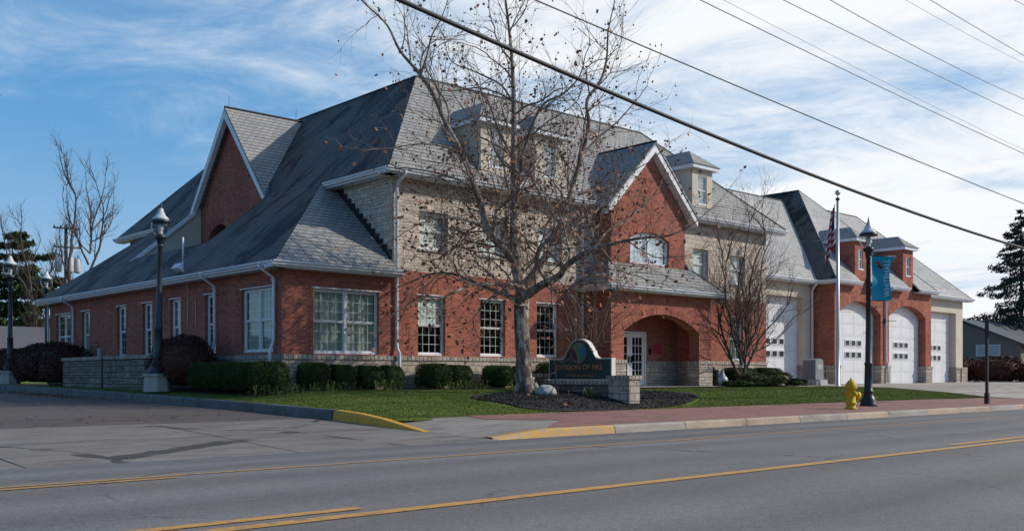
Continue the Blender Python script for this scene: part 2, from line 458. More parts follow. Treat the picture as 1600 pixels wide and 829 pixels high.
def mk_paver():
    t = Tree('paver')
    o = t.coord()
    m = t.mapping(o, rot=(0, 0, R(45)))
    b = brick_tex(t, m, 0.21, 0.105, 0.006, (0.34, 0.145, 0.115), (0.20, 0.10, 0.088), (0.15, 0.11, 0.095))
    bb = t.noise(o, 1.6, 5, 0.7)
    c = t.mix(0.75, b.outputs['Color'], t.ramp(bb, [(0.3, (0.65, 0.68, 0.72)), (0.7, (1.25, 1.2, 1.15))]), 'MULTIPLY')
    t.col(c); t.rough(0.85)
    t.bump(t.math('MULTIPLY', b.outputs['Fac'], -1), 0.5, 0.01)
mk_paver()
def mk_ground():
    t = Tree('ground')
    o = t.coord()
    n = t.noise(o, 0.05, 5, 0.6); n2 = t.noise(o, 6, 5, 0.7)
    c = t.ramp(n, [(0.35, (0.055, 0.085, 0.025)), (0.65, (0.10, 0.095, 0.05))])
    t.col(t.mix(0.6, c, t.ramp(n2, [(0.3, (0.6, 0.6, 0.6)), (0.7, (1.3, 1.3, 1.3))]), 'MULTIPLY')); t.rough(0.95)
mk_ground()
def mk_lawn():
    t = Tree('lawn')
    o = t.coord()
    n = t.noise(o, 0.45, 5, 0.65); n2 = t.noise(o, 28, 5, 0.75); n3 = t.noise(o, 3.2, 5, 0.7)
    c = t.ramp(n, [(0.3, (0.085, 0.120, 0.018)), (0.6, (0.145, 0.180, 0.032)), (0.75, (0.24, 0.21, 0.08))])
    c = t.mix(0.8, c, t.ramp(n2, [(0.3, (0.55, 0.55, 0.5)), (0.7, (1.45, 1.45, 1.4))]), 'MULTIPLY')
    c = t.mix(t.rng(n3, 0.62, 0.74, 0, 0.5), c, (0.12, 0.10, 0.05))
    t.col(c); t.rough(0.9); t.spec(0.2)
    t.bump(t.math('ADD', n2, n3), 0.8, 0.05)
mk_lawn()
def mk_mulch():
    t = Tree('mulch')
    o = t.coord()
    n = t.noise(o, 30, 5, 0.8)
    t.col(t.ramp(n, [(0.3, (0.010, 0.009, 0.010)), (0.55, (0.030, 0.027, 0.028)), (0.75, (0.09, 0.085, 0.08))]))
    t.rough(0.95); t.bump(n, 1.0, 0.05)
mk_mulch()
def mk_glass(name, tint, refl, base=0.05):
    t = Tree(name)
    t.t.nodes.remove(t.b)
    tr = t.n('ShaderNodeBsdfTransparent'); tr.inputs[0].default_value = (*tint, 1)
    gl = t.n('ShaderNodeBsdfGlossy'); gl.inputs['Roughness'].default_value = 0.03
    gl.inputs['Color'].default_value = (0.85, 0.92, 0.95, 1)
    lw = t.n('ShaderNodeLayerWeight'); lw.inputs['Blend'].default_value = 0.5
    fr = t.math('ADD', t.math('MULTIPLY', t.math('POWER', lw.outputs['Facing'], 4.0), 0.9), base)
    o = t.coord()
    bp = t.n('ShaderNodeBump'); bp.inputs['Strength'].default_value = 0.12; bp.inputs['Distance'].default_value = 0.02
    t.l(t.noise(o, 1.6, 2, 0.5), bp.inputs['Height']); t.l(bp.outputs[0], gl.inputs['Normal'])
    mx = t.n('ShaderNodeMixShader')
    t.l(t.math('MULTIPLY', fr, refl, True), mx.inputs[0])
    t.l(tr.outputs[0], mx.inputs[1]); t.l(gl.outputs[0], mx.inputs[2]); t.l(mx.outputs[0], t.o.inputs[0])
plain('muntin', (0.78, 0.80, 0.80), 0.5)
mk_glass('window_glass', (0.86, 0.90, 0.89), 1.1)
mk_glass('window_glass_sky', (0.85, 0.92, 0.95), 1.5, 0.20)
mk_glass('globe_glass', (0.92, 0.93, 0.93), 1.0)
t = Tree('globe_frost'); t.col((0.60, 0.60, 0.59)); t.rough(0.35)
def mk_flag():
    t = Tree('flag_stripes')
    uv = t.coord('UV')
    sp = t.n('ShaderNodeSeparateXYZ'); t.l(uv, sp.inputs[0])
    f = t.math('GREATER_THAN', t.math('FRACT', t.math('MULTIPLY', sp.outputs[1], 6.5)), 0.5)
    c = t.mix(f, (0.42, 0.025, 0.045), (0.62, 0.60, 0.60))
    can = t.math('MULTIPLY', t.math('LESS_THAN', sp.outputs[0], 0.4), t.math('GREATER_THAN', sp.outputs[1], 0.46))
    vo = t.n('ShaderNodeTexVoronoi'); vo.inputs['Scale'].default_value = 11; t.l(uv, vo.inputs['Vector'])
    star = t.math('LESS_THAN', vo.outputs['Distance'], 0.24)
    c = t.mix(can, c, t.mix(star, (0.018, 0.028, 0.10), (0.6, 0.6, 0.62)))
    t.col(c); t.rough(0.85)
mk_flag()

# ------------------------------------------------------------------ mesh helpers
class MB:
    """collects faces, then links them as ONE mesh object"""
    def __init__(s):
        s.v = []; s.f = []; s.m = []; s.sm = []; s.uv = None
    def add(s, vs, fs, mi=0, smooth=False):
        o = len(s.v)
        s.v.extend([tuple(p) for p in vs])
        for f in fs:
            s.f.append(tuple(i + o for i in f)); s.m.append(mi); s.sm.append(smooth)
        return s
    def box(s, x0, x1, y0, y1, z0, z1, mi=0):
        return s.add([(x0, y0, z0), (x1, y0, z0), (x1, y1, z0), (x0, y1, z0), (x0, y0, z1), (x1, y0, z1), (x1, y1, z1), (x0, y1, z1)],
                     [(0, 3, 2, 1), (4, 5, 6, 7), (0, 1, 5, 4), (1, 2, 6, 5), (2, 3, 7, 6), (3, 0, 4, 7)], mi)
    def prism(s, loops, vec, mi=0):
        """polygon (outer loop + holes, 3-D points) extruded along vec"""
        vec = Vector(vec)
        pts = [Vector(p) for lp in loops for p in lp]
        tri = tessellate_polygon([[Vector(p) for p in lp] for lp in loops])
        n = len(pts)
        vs = pts + [p + vec for p in pts]
        fs = []
        nv = vec.normalized()
        for a, b, c in tri:
            nn = (pts[b] - pts[a]).cross(pts[c] - pts[a])
            if nn.dot(nv) > 0: a, c = c, a
            fs.append((a, b, c)); fs.append((c + n, b + n, a + n))
        o = 0
        for lp in loops:
            k = len(lp)
            for i in range(k):
                a, b = o + i, o + (i + 1) % k
                fs.append((a, b, b + n, a + n))
            o += k
        return s.add(vs, fs, mi)
    def tube(s, pts, rad, n=8, mi=0, smooth=True, cap=True):
        pts = [Vector(p) for p in pts]
        if isinstance(rad, (int, float)): rad = [rad] * len(pts)
        vs = []; fs = []
        t0 = (pts[1] - pts[0]).normalized()
        ref = Vector((0, 0, 1)) if abs(t0.z) < 0.9 else Vector((1, 0, 0))
        u = t0.cross(ref).normalized()
        for i, p in enumerate(pts):
            if i == 0: t = t0
            elif i == len(pts) - 1: t = (pts[i] - pts[i - 1]).normalized()
            else: t = ((pts[i] - pts[i - 1]).normalized() + (pts[i + 1] - pts[i]).normalized()).normalized()
            u = (u - t * u.dot(t)).normalized()
            w_ = t.cross(u)
            for k in range(n):
                a = 2 * math.pi * k / n
                vs.append(p + (u * math.cos(a) + w_ * math.sin(a)) * rad[i])
        for i in range(len(pts) - 1):
            for k in range(n):
                a = i * n + k; b = i * n + (k + 1) % n
                fs.append((a, b, b + n, a + n))
        if cap:
            fs.append(tuple(range(n - 1, -1, -1)))
            m = (len(pts) - 1) * n
            fs.append(tuple(range(m, m + n)))
        return s.add(vs, fs, mi, smooth)
    def lathe(s, prof, c=(0, 0, 0), n=16, mi=0, smooth=True):
        vs = []; fs = []
        for r, z in prof:
            for k in range(n):
                a = 2 * math.pi * k / n
                vs.append((c[0] + r * math.cos(a), c[1] + r * math.sin(a), c[2] + z))
        for i in range(len(prof) - 1):
            for k in range(n):
                a = i * n + k; b = i * n + (k + 1) % n
                fs.append((a, b, b + n, a + n))
        fs.append(tuple(range(n - 1, -1, -1)))
        m = (len(prof) - 1) * n
        fs.append(tuple(range(m, m + n)))
        return s.add(vs, fs, mi, smooth)
    def ball(s, c, r, n=8, mi=0):
        rx, ry, rz = (r, r, r) if isinstance(r, (int, float)) else r
        prof = []
        k = n // 2 + 1
        vs = []; fs = []
        for i in range(k + 1):
            th = math.pi * i / k
            for j in range(n):
                a = 2 * math.pi * j / n
                vs.append((c[0] + rx * math.sin(th) * math.cos(a), c[1] + ry * math.sin(th) * math.sin(a), c[2] + rz * math.cos(th)))
        for i in range(k):
            for j in range(n):
                a = i * n + j; b = i * n + (j + 1) % n
                fs.append((a, a + n, b + n, b))
        return s.add(vs, fs, mi, True)
    def build(s, name, mats, parent=None, origin=None, uv=True, recalc=True):
        me = bpy.data.meshes.new(name)
        vs = s.v
        org = Vector(origin) if origin is not None else (Vector(parent.location) if parent is not None and parent.type == 'EMPTY' and parent.parent is None else None)
        me.from_pydata(vs, [], s.f)
        if isinstance(mats, str): mats = [mats]
        for m in mats: me.materials.append(MATS[m])
        me.polygons.foreach_set('material_index', s.m)
        me.polygons.foreach_set('use_smooth', s.sm)
        if recalc:
            bm = bmesh.new(); bm.from_mesh(me)
            bmesh.ops.remove_doubles(bm, verts=bm.verts, dist=0.0002) if len(s.v) < 4000 else None
            bmesh.ops.recalc_face_normals(bm, faces=bm.faces)
            bm.to_mesh(me); bm.free()
        if uv: auto_uv(me)
        me.update()
        o = bpy.data.objects.new(name, me)
        COL.objects.link(o)
        if parent is not None:
            o.parent = parent
            # vertices are written in world coordinates: undo the root's offset
            off = root_offset(parent)
            if off.length > 0:
                me.transform(Matrix.Translation(-off))
        elif origin is not None:
            me.transform(Matrix.Translation(-Vector(origin)))
            o.location = origin
        return o

def root_offset(o):
    p = Vector((0, 0, 0))
    while o is not None:
        p += o.location; o = o.parent
    return p

def auto_uv(me):
    nl = len(me.loops)
    if nl == 0: return
    uvl = me.uv_layers.new(name='UV')
    co = np.empty(len(me.vertices) * 3); me.vertices.foreach_get('co', co); co = co.reshape(-1, 3)
    vi = np.empty(nl, dtype=np.int64); me.loops.foreach_get('vertex_index', vi)
    npoly = len(me.polygons)
    nr = np.empty(npoly * 3); me.polygons.foreach_get('normal', nr); nr = nr.reshape(-1, 3)
    lt = np.empty(npoly, dtype=np.int64); me.polygons.foreach_get('loop_total', lt)
    pn = np.repeat(nr, lt, axis=0)
    flat = np.abs(pn[:, 2]) > 0.98
    t = np.stack([-pn[:, 1], pn[:, 0], np.zeros(nl)], 1)
    ln = np.linalg.norm(t, axis=1); ln[ln < 1e-6] = 1
    t /= ln[:, None]
    t[flat] = (1, 0, 0)
    b = np.cross(pn, t)
    b[flat] = (0, 1, 0)
    p = co[vi]
    uv = np.stack([(p * t).sum(1), (p * b).sum(1)], 1)
    uvl.data.foreach_set('uv', uv.ravel())

def tag(o, label=None, cat=None, group=None, kind=None):
    if label: o['label'] = label
    if cat: o['category'] = cat
    if group: o['group'] = group
    if kind: o['kind'] = kind
    return o
def empty(name, loc, label, cat, group=None):
    o = bpy.data.objects.new(name, None)
    o.location = loc; o.empty_display_size = 0.3
    COL.objects.link(o)
    return tag(o, label, cat, group)
def copy_tree(o, parent=None):
    c = o.copy(); COL.objects.link(c); c.parent = parent
    for ch in [x for x in COL.objects if x.parent == o]:
        copy_tree(ch, c)
    return c

def P(kind, pos, u, z, d=0.0):
    """point on a wall: kind is the side the wall faces; d goes inwards"""
    if kind == '-Y': return (u, pos + d, z)
    if kind == '-X': return (pos + d, u, z)
    if kind == '+X': return (pos - d, u, z)
    if kind == '+Y': return (u, pos - d, z)
def wbox(mb, kind, pos, u0, u1, z0, z1, d0, d1, mi=0):
    a = P(kind, pos, u0, z0, d0); b = P(kind, pos, u1, z1, d1)
    mb.box(min(a[0], b[0]), max(a[0], b[0]), min(a[1], b[1]), max(a[1], b[1]), z0, z1, mi)
def rect(u0, u1, z0, z1): return [(u0, z0), (u1, z0), (u1, z1), (u0, z1)]
def panel(name, mat, kind, pos, outer, holes, th, parent):
    mb = MB()
    loops = [[P(kind, pos, u, z) for u, z in lp] for lp in [outer] + list(holes)]
    a = Vector(P(kind, pos, 0, 0, 0)); b = Vector(P(kind, pos, 0, 0, th))
    mb.prism(loops, b - a)
    return mb.build(name, mat, parent)
def arch(u0, u1, zb, zs, zc, n=18):
    """opening outline: jambs to zs, segmental arch to crown zc"""
    h = zc - zs; c = (u1 - u0) / 2
    r = (c * c + h * h) / (2 * h)
    um = (u0 + u1) / 2; zo = zc - r
    a = math.asin(min(1, c / r))
    pts = [(u0, zb), (u1, zb)]
    for i in range(n + 1):
        t = a - 2 * a * i / n
        pts.append((um + r * math.sin(t), zo + r * math.cos(t)))
    return pts
def arch_band(u0, u1, zs, zc, wdt, n=18):
    a = arch(u0, u1, 0, zs, zc, n)[2:]
    h = zc - zs; c = (u1 - u0) / 2
    r = (c * c + h * h) / (2 * h); um = (u0 + u1) / 2; zo = zc - r
    b = []
    for u, z in a:
        d = Vector((u - um, z - zo)).normalized()
        b.append((um + d.x * (r + wdt), zo + d.y * (r + wdt)))
    return a + b[::-1]
# ------------------------------------------------------------------ terrain
def lerp(a, b, t): return a + (b - a) * max(0.0, min(1.0, t))
def prof(tab, x):
    if x <= tab[0][0]: return tab[0][1]
    for (a, va), (b, vb) in zip(tab, tab[1:]):
        if x <= b: return va + (vb - va) * (x - a) / (b - a)
    return tab[-1][1]
FRONT = [(14.2, .04), (18.0, .13), (19.4, .36), (21.3, .56), (24, .645), (27, .66), (80, .70)]
SIDE = [(16, -.02), (17.5, .14), (19, .31), (24, .42), (32, .57), (44, .71), (90, .9)]
def road_h(X, Y):
    """crowned street"""
    return 0.02 - 0.14 * (max(0, abs(Y - 8.4) - 1.5) / 4.1) ** 1.4 if Y < 14.3 else -.12
SROAD = [(13.8, -.115), (16, -.02), (19.2, .11), (24, .22), (32, .34), (44, .50), (90, .75)]
def land_h(X, Y):
    f = prof(FRONT, Y)
    if X < 14.4:
        f = lerp(prof(SIDE, Y), f, (X - 12.1) / 2.3)
    d = math.hypot((X - 20.6) / 2.8, (Y - 20.0) / 1.9)
    f += 0.10 * max(0, 1 - d * d)
    return f
def lawn_edge(y): return 40.5 + max(0, 23 - y) * .843

def sheet(name, mat, xs, ys, hf, dz=0.0, keep=None, kind='structure'):
    nx, ny = len(xs), len(ys)
    vs = [(x, y, hf(x, y) + dz) for y in ys for x in xs]
    fs = []
    for j in range(ny - 1):
        for i in range(nx - 1):
            cx_, cy_ = (xs[i] + xs[i + 1]) / 2, (ys[j] + ys[j + 1]) / 2
            if keep and not keep(cx_, cy_): continue
            a = j * nx + i
            fs.append((a, a + 1, a + nx + 1, a + nx))
    me = bpy.data.meshes.new(name); me.from_pydata(vs, [], fs); me.materials.append(MATS[mat])
    me.update()
    bm = bmesh.new(); bm.from_mesh(me)
    bmesh.ops.delete(bm, geom=[v for v in bm.verts if not v.link_faces], context='VERTS')
    bm.to_mesh(me); bm.free()
    for p in me.polygons: p.use_smooth = True
    o = bpy.data.objects.new(name, me); COL.objects.link(o)
    o['kind'] = kind
    return o
def span(a, b, s):
    n = max(1, int(round((b - a) / s)))
    return [a + (b - a) * i / n for i in range(n + 1)]

mb = MB(); mb.add([(-2500, -2500, -.30), (2500, -2500, -.30), (2500, 2500, -.30), (-2500, 2500, -.30)], [(0, 1, 2, 3)])
tag(mb.build('ground', 'ground', uv=False, recalc=False), kind='structure')
sheet('main_road', 'asphalt', span(-160, 500, 20), span(-1.5, 13.3, .74), road_h)
sheet('road_gutter', 'asphalt_gutter', span(-160, 500, 20), [13.3, 13.65, 14.02], lambda x, y: road_h(x, y))
# concrete apron of the side street, side street
sheet('driveway_apron', 'concrete', span(-9, 12.3, .7), span(13.72, 19.6, .6), lambda x, y: prof(SROAD, y), 0.006)
sheet('side_road', 'asphalt_old', span(-9, 11.85, 1.0), span(19.6, 95, 2.0), lambda x, y: prof(SROAD, y), 0.002)
# left verge beyond the side street (outside the picture)
sheet('verge', 'lawn', span(-60, -9, 10), span(14, 95, 6), lambda x, y: prof(SROAD, y) + .1)
# land around the fire station
sheet('lawn', 'lawn', [12.07] + span(12.3, 45.0, .40), [17.45, 17.9] + span(18.02, 48, .5) , land_h, -0.012,
      keep=lambda x, y: not (x > 15 and y > 27) and x < lawn_edge(y) + .3)
sheet('back_yard', 'lawn', span(12.0, 140, 8), span(48, 140, 8), lambda x, y: .70, -.02)
# sidewalk: brick pavers with a concrete corner pad
def walk_h(x, y):
    base = prof(FRONT, y)
    if x > 39: base = lerp(base, prof([(14.2, -.03), (18.05, .12)], y), (x - 39) / 2)
    return lerp(prof(SROAD, y), base, (x - 12.0) / 1.7)
sheet('corner_pad', 'concrete_mid', span(12.1, 17.8, .5), [14.25, 15.2, 16.2, 17.2, 18.0], walk_h, 0.002)
def poly_sheet(name, mat, pts, hf, dz, sub=3, kind='structure'):
    bm = bmesh.new()
    vs = [bm.verts.new((x, y, 0)) for x, y in pts]
    bm.faces.new(vs)
    for _ in range(sub):
        bmesh.ops.triangulate(bm, faces=bm.faces)
        bmesh.ops.subdivide_edges(bm, edges=[e for e in bm.edges if e.calc_length() > .6], cuts=1, use_grid_fill=True)
    bmesh.ops.triangulate(bm, faces=bm.faces)
    for v in bm.verts: v.co.z = hf(v.co.x, v.co.y) + dz
    me = bpy.data.meshes.new(name); bm.to_mesh(me); bm.free(); me.materials.append(MATS[mat])
    o = bpy.data.objects.new(name, me); COL.objects.link(o); o['kind'] = kind
    return o
vs = []; fs = []
for j, (yy, xl) in enumerate(((14.28, 14.0), (14.75, 14.5), (15.3, 15.2), (15.9, 16.0), (16.4, 15.2), (16.9, 14.6), (17.5, 14.8), (18.05, 15.0))):
    for i in range(9):
        xx = xl + (17.82 - xl) * i / 8; vs.append((xx, yy, walk_h(xx, yy) + .012))
        if j and i: fs.append(((j - 1) * 9 + i - 1, (j - 1) * 9 + i, j * 9 + i, j * 9 + i - 1))
tag(MB().add(vs, fs, 0, True).build('sidewalk', 'paver', uv=False, recalc=False), kind='structure')
sheet('sidewalk', 'paver', span(17.8, 120, .9), [14.25, 15.2, 16.2, 17.2, 18.05], walk_h, 0.012)

# kerbs
def kerb(name, mat, path, wid, top, bot, kind='structure'):
    """path of (x, y); top/bot are functions; rounded street-side edge. side normal = left of path"""
    mb = MB(); vs = []; n = len(path)
    for i, (x, y) in enumerate(path):
        a = Vector(path[max(0, i - 1)]); b = Vector(path[min(n - 1, i + 1)])
        d = (b - a).normalized(); nn = Vector((-d.y, d.x))
        zt, zb = top(x, y), bot(x, y)
        prof_ = [(0, zb), (0.03, zt - .035), (0.07, zt), (wid, zt), (wid, zb - .1)]
        for q, z in prof_: vs.append((x + nn.x * q, y + nn.y * q, z))
    fs = [(i * 5 + k, i * 5 + k + 1, (i + 1) * 5 + k + 1, (i + 1) * 5 + k) for i in range(n - 1) for k in range(4)]
    mb.add(vs, fs)
    o = mb.build(name, mat)
    if kind: o['kind'] = kind
    return o
def ktop(x, y): return max(lerp(-.115, .05, (x - 12.3) / 1.6), lerp(prof(SROAD, 14.2), prof(FRONT, 14.2), (x - 12.0) / 1.7) + .006) if x < 46 else lerp(.05, -.06, (x - 46) / 1.5)
kerb('kerb', 'yellow_kerb_worn', [(x, 14.0) for x in span(12.3, 15.7, .4)], .26, ktop, lambda x, y: -.125)
x = 15.72
seg = []
while x < 46: seg.append((x, min(46, x + 2.38))); x += 2.4
for i, (a, b) in enumerate(seg):
    m = 'kerb_tan' if i % 5 in (1, 2, 4) else 'concrete_light'
    kerb('kerb', m, [(a, 14.0), (b, 14.0)], .28, ktop, lambda x, y: -.125)
kerb('kerb', 'kerb_tan', [(46.05, 14.0), (47.5, 14.0), (60, 14.0), (160, 14.0)], .28, ktop, lambda x, y: -.125)
ktb = [(15.7, -.02), (17.2, .20), (18, .28), (19, .335), (24, .44), (32, .58), (44, .725), (95, .95)]
kerb('kerb', 'yellow_kerb', [(11.86, y) for y in [18.95, 18, 17.2, 16.6, 16.1, 15.7]], .24, lambda x, y: prof(ktb, y), lambda x, y: prof(SROAD, y) - .02)
ys = [18.98 + 3.05 * i for i in range(25)]
for a, b in zip(ys, ys[1:]):
    kerb('kerb', 'kerb_grey', [(11.86, b - .012), (11.86, a)], .22, lambda x, y: prof(ktb, y), lambda x, y: prof(SROAD, y) - .02)

# garage driveway
poly_sheet('driveway', 'concrete_light', [(44.75, 18.0), (95, 18.0), (95, 34), (65.2, 34), (65.2, 28.6), (40.0, 28.6), (40.0, 26.4), (36.5, 26.3), (36.5, 22.95), (40.5, 23.0)],
           lambda x, y: prof([(18, .13), (19.4, .35), (21.3, .545), (24, .62), (27, .635), (34, .66)], y) , .022, 5)
poly_sheet('driveway', 'concrete_light', [(45.9, 14.2), (95, 14.2), (95, 17.98), (44.8, 17.98), (45.0, 16.2)], lambda x, y: walk_h(x, y) + lerp(0, .018, (y - 16.5) / 1.5), .020, 3)
poly_sheet('porch_floor', 'concrete_light', [(27.0, 23.4), (34.0, 23.4), (34.0, 26.3), (27.0, 26.3)], lambda x, y: .665, 0, 2)
# mulch bed round the tree and the sign
bed = []
for i in range(40):
    a = 2 * math.pi * i / 40
    r = 1 + .07 * math.sin(3 * a + 1) + .05 * math.sin(5 * a)
    bed.append((21.7 + 4.7 * r * math.cos(a) + .9 * math.sin(a), 20.05 + 1.95 * r * math.sin(a)))
poly_sheet('mulch_bed', 'mulch', bed, land_h, .02, 4)
# foundation beds
poly_sheet('mulch_bed', 'mulch', [(13.1, 24.75), (27.2, 24.75), (27.2, 26.05), (14.6, 26.05), (14.5, 44), (12.9, 44)], land_h, .012, 4)
poly_sheet('mulch_bed', 'mulch', [(33.6, 23.3), (38.3, 23.5), (38.6, 26.3), (33.5, 26.3)], land_h, .03, 3)

# painted lines
def line(name, mat, x0, x1, y, wd=.11, dz=.006):
    xs = span(x0, x1, 2.0)
    return sheet(name, mat, xs, [y - wd / 2, y + wd / 2], road_h, dz)
line('lane_marking', 'yellow_line', -80, 26.9, 10.42)
line('lane_marking', 'white_line', 27.2, 90, 10.42, .07)
line('lane_marking', 'yellow_line', -80, 300, 6.5, .15)
line('lane_marking', 'yellow_line', -6, 4.5, 6.80, .14)
line('lane_marking', 'yellow_line', 15.4, 27, 6.80, .14)
line('lane_marking', 'yellow_line', -8, 4.45, 10.16, .11)

def arch_ring(kind, pos, u0, u1, zs, zc, wdt, parent, n):
    mb = MB(); band = arch_band(u0, u1, zs, zc, wdt, n * 5)
    k = len(band) // 2; a = band[:k]; b = band[k:][::-1]
    for i in range(n):
        i0, i1 = i * 5, i * 5 + 4
        q = [a[i0], a[i1], b[i1], b[i0]]
        mb.prism([[P(kind, pos, u, z) for u, z in q]], Vector(P(kind, pos, 0, 0, .05)) - Vector(P(kind, pos, 0, 0, 0)))
    mb.build('arch_bricks', 'brick_wedge', parent)
for k, (x0, x1, y0, y1) in enumerate(((-9, 12.0, 16.6, 16.615), (4.0, 4.018, 13.8, 19.55), (8.0, 8.018, 13.8, 19.55))):
    sheet('apron_joint', 'metal_flash', span(x0, x1, .7) if x1 - x0 > 1 else [x0, x1], span(y0, y1, .6) if y1 - y0 > 1 else [y0, y1], lambda x, y: prof(SROAD, y), .012)
# ------------------------------------------------------------------ fire station
FS = empty('fire_station', (14.55, 26, 0.6), 'long red brick and tan stone station house with steep grey slate roofs and garage bays', 'building')
G0, CAPZ, SPL, EV1, EV2 = .45, 1.72, 4.49, 4.4, 7.65

def base_wall(kind, pos, u0, u1, zt=CAPZ, z0=G0, holes=()):
    panel('stone_base', 'stone_base', kind, pos - (.05 if kind in ('-Y', '-X') else -.05), rect(u0, u1, z0, zt - .13), list(holes), .33, FS)
    mb = MB(); wbox(mb, kind, pos, u0 - .0, u1 + .0, zt - .13, zt + .0, -.085, .28)
    mb.build('stone_cap', 'stone_cap', FS)

def window(parent, kind, pos, u0, u1, z0, z1, units=1, cols=4, rows=3, cover=None, rec=.10, sill=None, head=True, name='window', glass='window_glass', mullion=.09, fr=.055):
    """double hung window: frame > sash, pane, blind or curtain, sill"""
    f = MB()
    D0, D1 = rec, rec + .09
    wbox(f, kind, pos, u0, u1, z1 - fr, z1, D0, D1); wbox(f, kind, pos, u0, u1, z0, z0 + fr * 1.2, D0 - .02, D1)
    wbox(f, kind, pos, u0, u0 + fr, z0 + fr * 1.2, z1 - fr, D0, D1); wbox(f, kind, pos, u1 - fr, u1, z0 + fr * 1.2, z1 - fr, D0, D1)
    W_ = (u1 - u0 - 2 * fr - mullion * (units - 1)) / units
    s_ = MB(); g = MB(); m_ = MB()
    for k in range(units):
        a = u0 + fr + k * (W_ + mullion); b = a + W_
        if k: wbox(f, kind, pos, a - mullion, a, z0 + fr * 1.2, z1 - fr, D0, D1)
        za, zb = z0 + fr * 1.2, z1 - fr; zm = (za + zb) / 2
        st = .032
        for (p, q, dd) in ((za, zm, .035), (zm, zb, .015)):
            wbox(s_, kind, pos, a, a + st, p, q, D0 + dd, D0 + dd + .03); wbox(s_, kind, pos, b - st, b, p, q, D0 + dd, D0 + dd + .03)
            wbox(s_, kind, pos, a + st, b - st, p, p + .035, D0 + dd, D0 + dd + .03); wbox(s_, kind, pos, a + st, b - st, q - .035, q, D0 + dd, D0 + dd + .03)
            mw = .0085
            for c in range(1, cols):
                u = a + (b - a) * c / cols
                wbox(m_, kind, pos, u - mw, u + mw, p + .01, q - .01, D0 + dd + .026, D0 + dd + .032)
            for r in range(1, rows):
                z = p + (q - p) * r / rows
                wbox(m_, kind, pos, a + st, b - st, z - mw, z + mw, D0 + dd + .027, D0 + dd + .031)
            g.add([P(kind, pos, *uz, D0 + dd + .022) for uz in ((a + .002, p + .002), (b - .002, p + .002), (b - .002, q - .002), (a + .002, q - .002))][::-1 if kind == '-X' else 1], [(0, 1, 2, 3)])
    o = f.build(name, 'white_paint', parent)
    s_.build('sash', 'white_paint', o)
    g.build('pane', glass, o, recalc=False)
    if m_.v: m_.build('muntins', 'muntin', o)
    if cover in ('blind', 'half_blind'):
        c = MB(); zb_ = z0 + .08 if cover == 'blind' else z0 + (z1 - z0) * .5
        n = int((z1 - .06 - zb_) / .05)
        for i in range(n):
            z = z1 - .07 - i * .05
            c.add([P(kind, pos, u0 + .03, z, D1 + .012), P(kind, pos, u1 - .03, z, D1 + .012), P(kind, pos, u1 - .03, z - .049, D1 + .003), P(kind, pos, u0 + .03, z - .049, D1 + .003)], [(0, 1, 2, 3)])
        c.build('blind', 'blind', o)
    if cover == 'curtain':
        c = MB(); n = 60; vs = []; fs = []
        for i in range(n + 1):
            u = u0 + .05 + (u1 - u0 - .1) * i / n
            d = D1 + .04 + .028 * math.sin(i * 1.25) + .015 * math.sin(i * .53)
            vs += [P(kind, pos, u, z0 + .05, d), P(kind, pos, u, z1 - .04, d)]
        for i in range(n): fs.append((2 * i, 2 * i + 2, 2 * i + 3, 2 * i + 1))
        c.add(vs, fs, 0, True); c.build('curtain', 'curtain', o, recalc=False)
    if sill:
        c = MB(); wbox(c, kind, pos, u0 - .05, u1 + .05, z0 - .07, z0 - .002, -.05, rec + .05); c.build('sill', sill, o)
    if head:
        c = MB(); wbox(c, kind, pos, u0 - .08, u1 + .08, z1 + .004, z1 + .035, -.03, .05); c.build('lintel', 'gutter_white', o)
    return o

# --- front, left block
PX0, PX1 = 27.35, 33.45
lowF = [(15.62, 17.98, 2), (19.52, 20.66, 1), (22.2, 23.35, 1), (24.9, 26.0, 1)]
ZB, ZT = 1.76, 3.72
panel('brick_wall', 'brick', '-Y', 26.0, rect(14.55, PX0 + .6, CAPZ, SPL), [rect(a, b, ZB, ZT) for a, b, _ in lowF], .3, FS)
base_wall('-Y', 26.0, 14.55, PX0)
upF = [(19.58, 20.78), (22.22, 23.47), (25.0, 26.2)]
panel('stone_wall', 'stone', '-Y', 26.012, rect(18.5, 28.03, SPL, 7.62), [rect(a, b, 5.24, 6.5) for a, b in upF], .3, FS)
for (a, b, un), cv in zip(lowF, ('curtain', 'half_blind', None, None)):
    window(FS, '-Y', 26.0, a, b, ZB, ZT, un, 4, 3, cv)
for a, b in upF: window(FS, '-Y', 26.012, a, b, 5.24, 6.5, 1, 1, 1, 'blind', rec=.15, sill='stone_cap', head=False)
# left cheek of upper storey, stepped flashing
panel('stone_wall', 'stone', '-X', 18.5, [(26.314, 4.8), (30.3, 7.42), (30.3, 7.62), (26.314, 7.62)], [], .3, FS)
mb = MB()
for i in range(16):
    y = 26.02 + i * .235; z = 4.4 + .823 * (y - 25.55)
    mb.box(18.455, 18.502, y, y + .25, z, z + .34)
mb.build('stepped_flashing', 'metal_flash', FS)

# --- left elevation
LW = [(26.52, 28.5, 2, 4), (30.27, 31.05, 1, 3), (32.95, 33.8, 1, 3), (35.36, 36.23, 1, 3), (37.85, 38.73, 1, 3), (41.7, 42.6, 1, 3), (44.0, 45.8, 2, 3)]
panel('brick_wall', 'brick', '-X', 14.55, rect(26.3, 46.67, CAPZ, 4.33), [rect(a, b, 1.80, 3.75) for a, b, _, _ in LW], .3, FS)
base_wall('-X', 14.55, 26.05, 46.67)
mb = MB(); mb.box(14.55, 14.85, 26.0, 26.3, CAPZ, 4.33); 
for i, (a, b, un, co) in enumerate(LW): window(FS, '-X', 14.55, a, b, 1.80, 3.75, un, co, 3, 'curtain' if i in (0, 2, 5) else None)
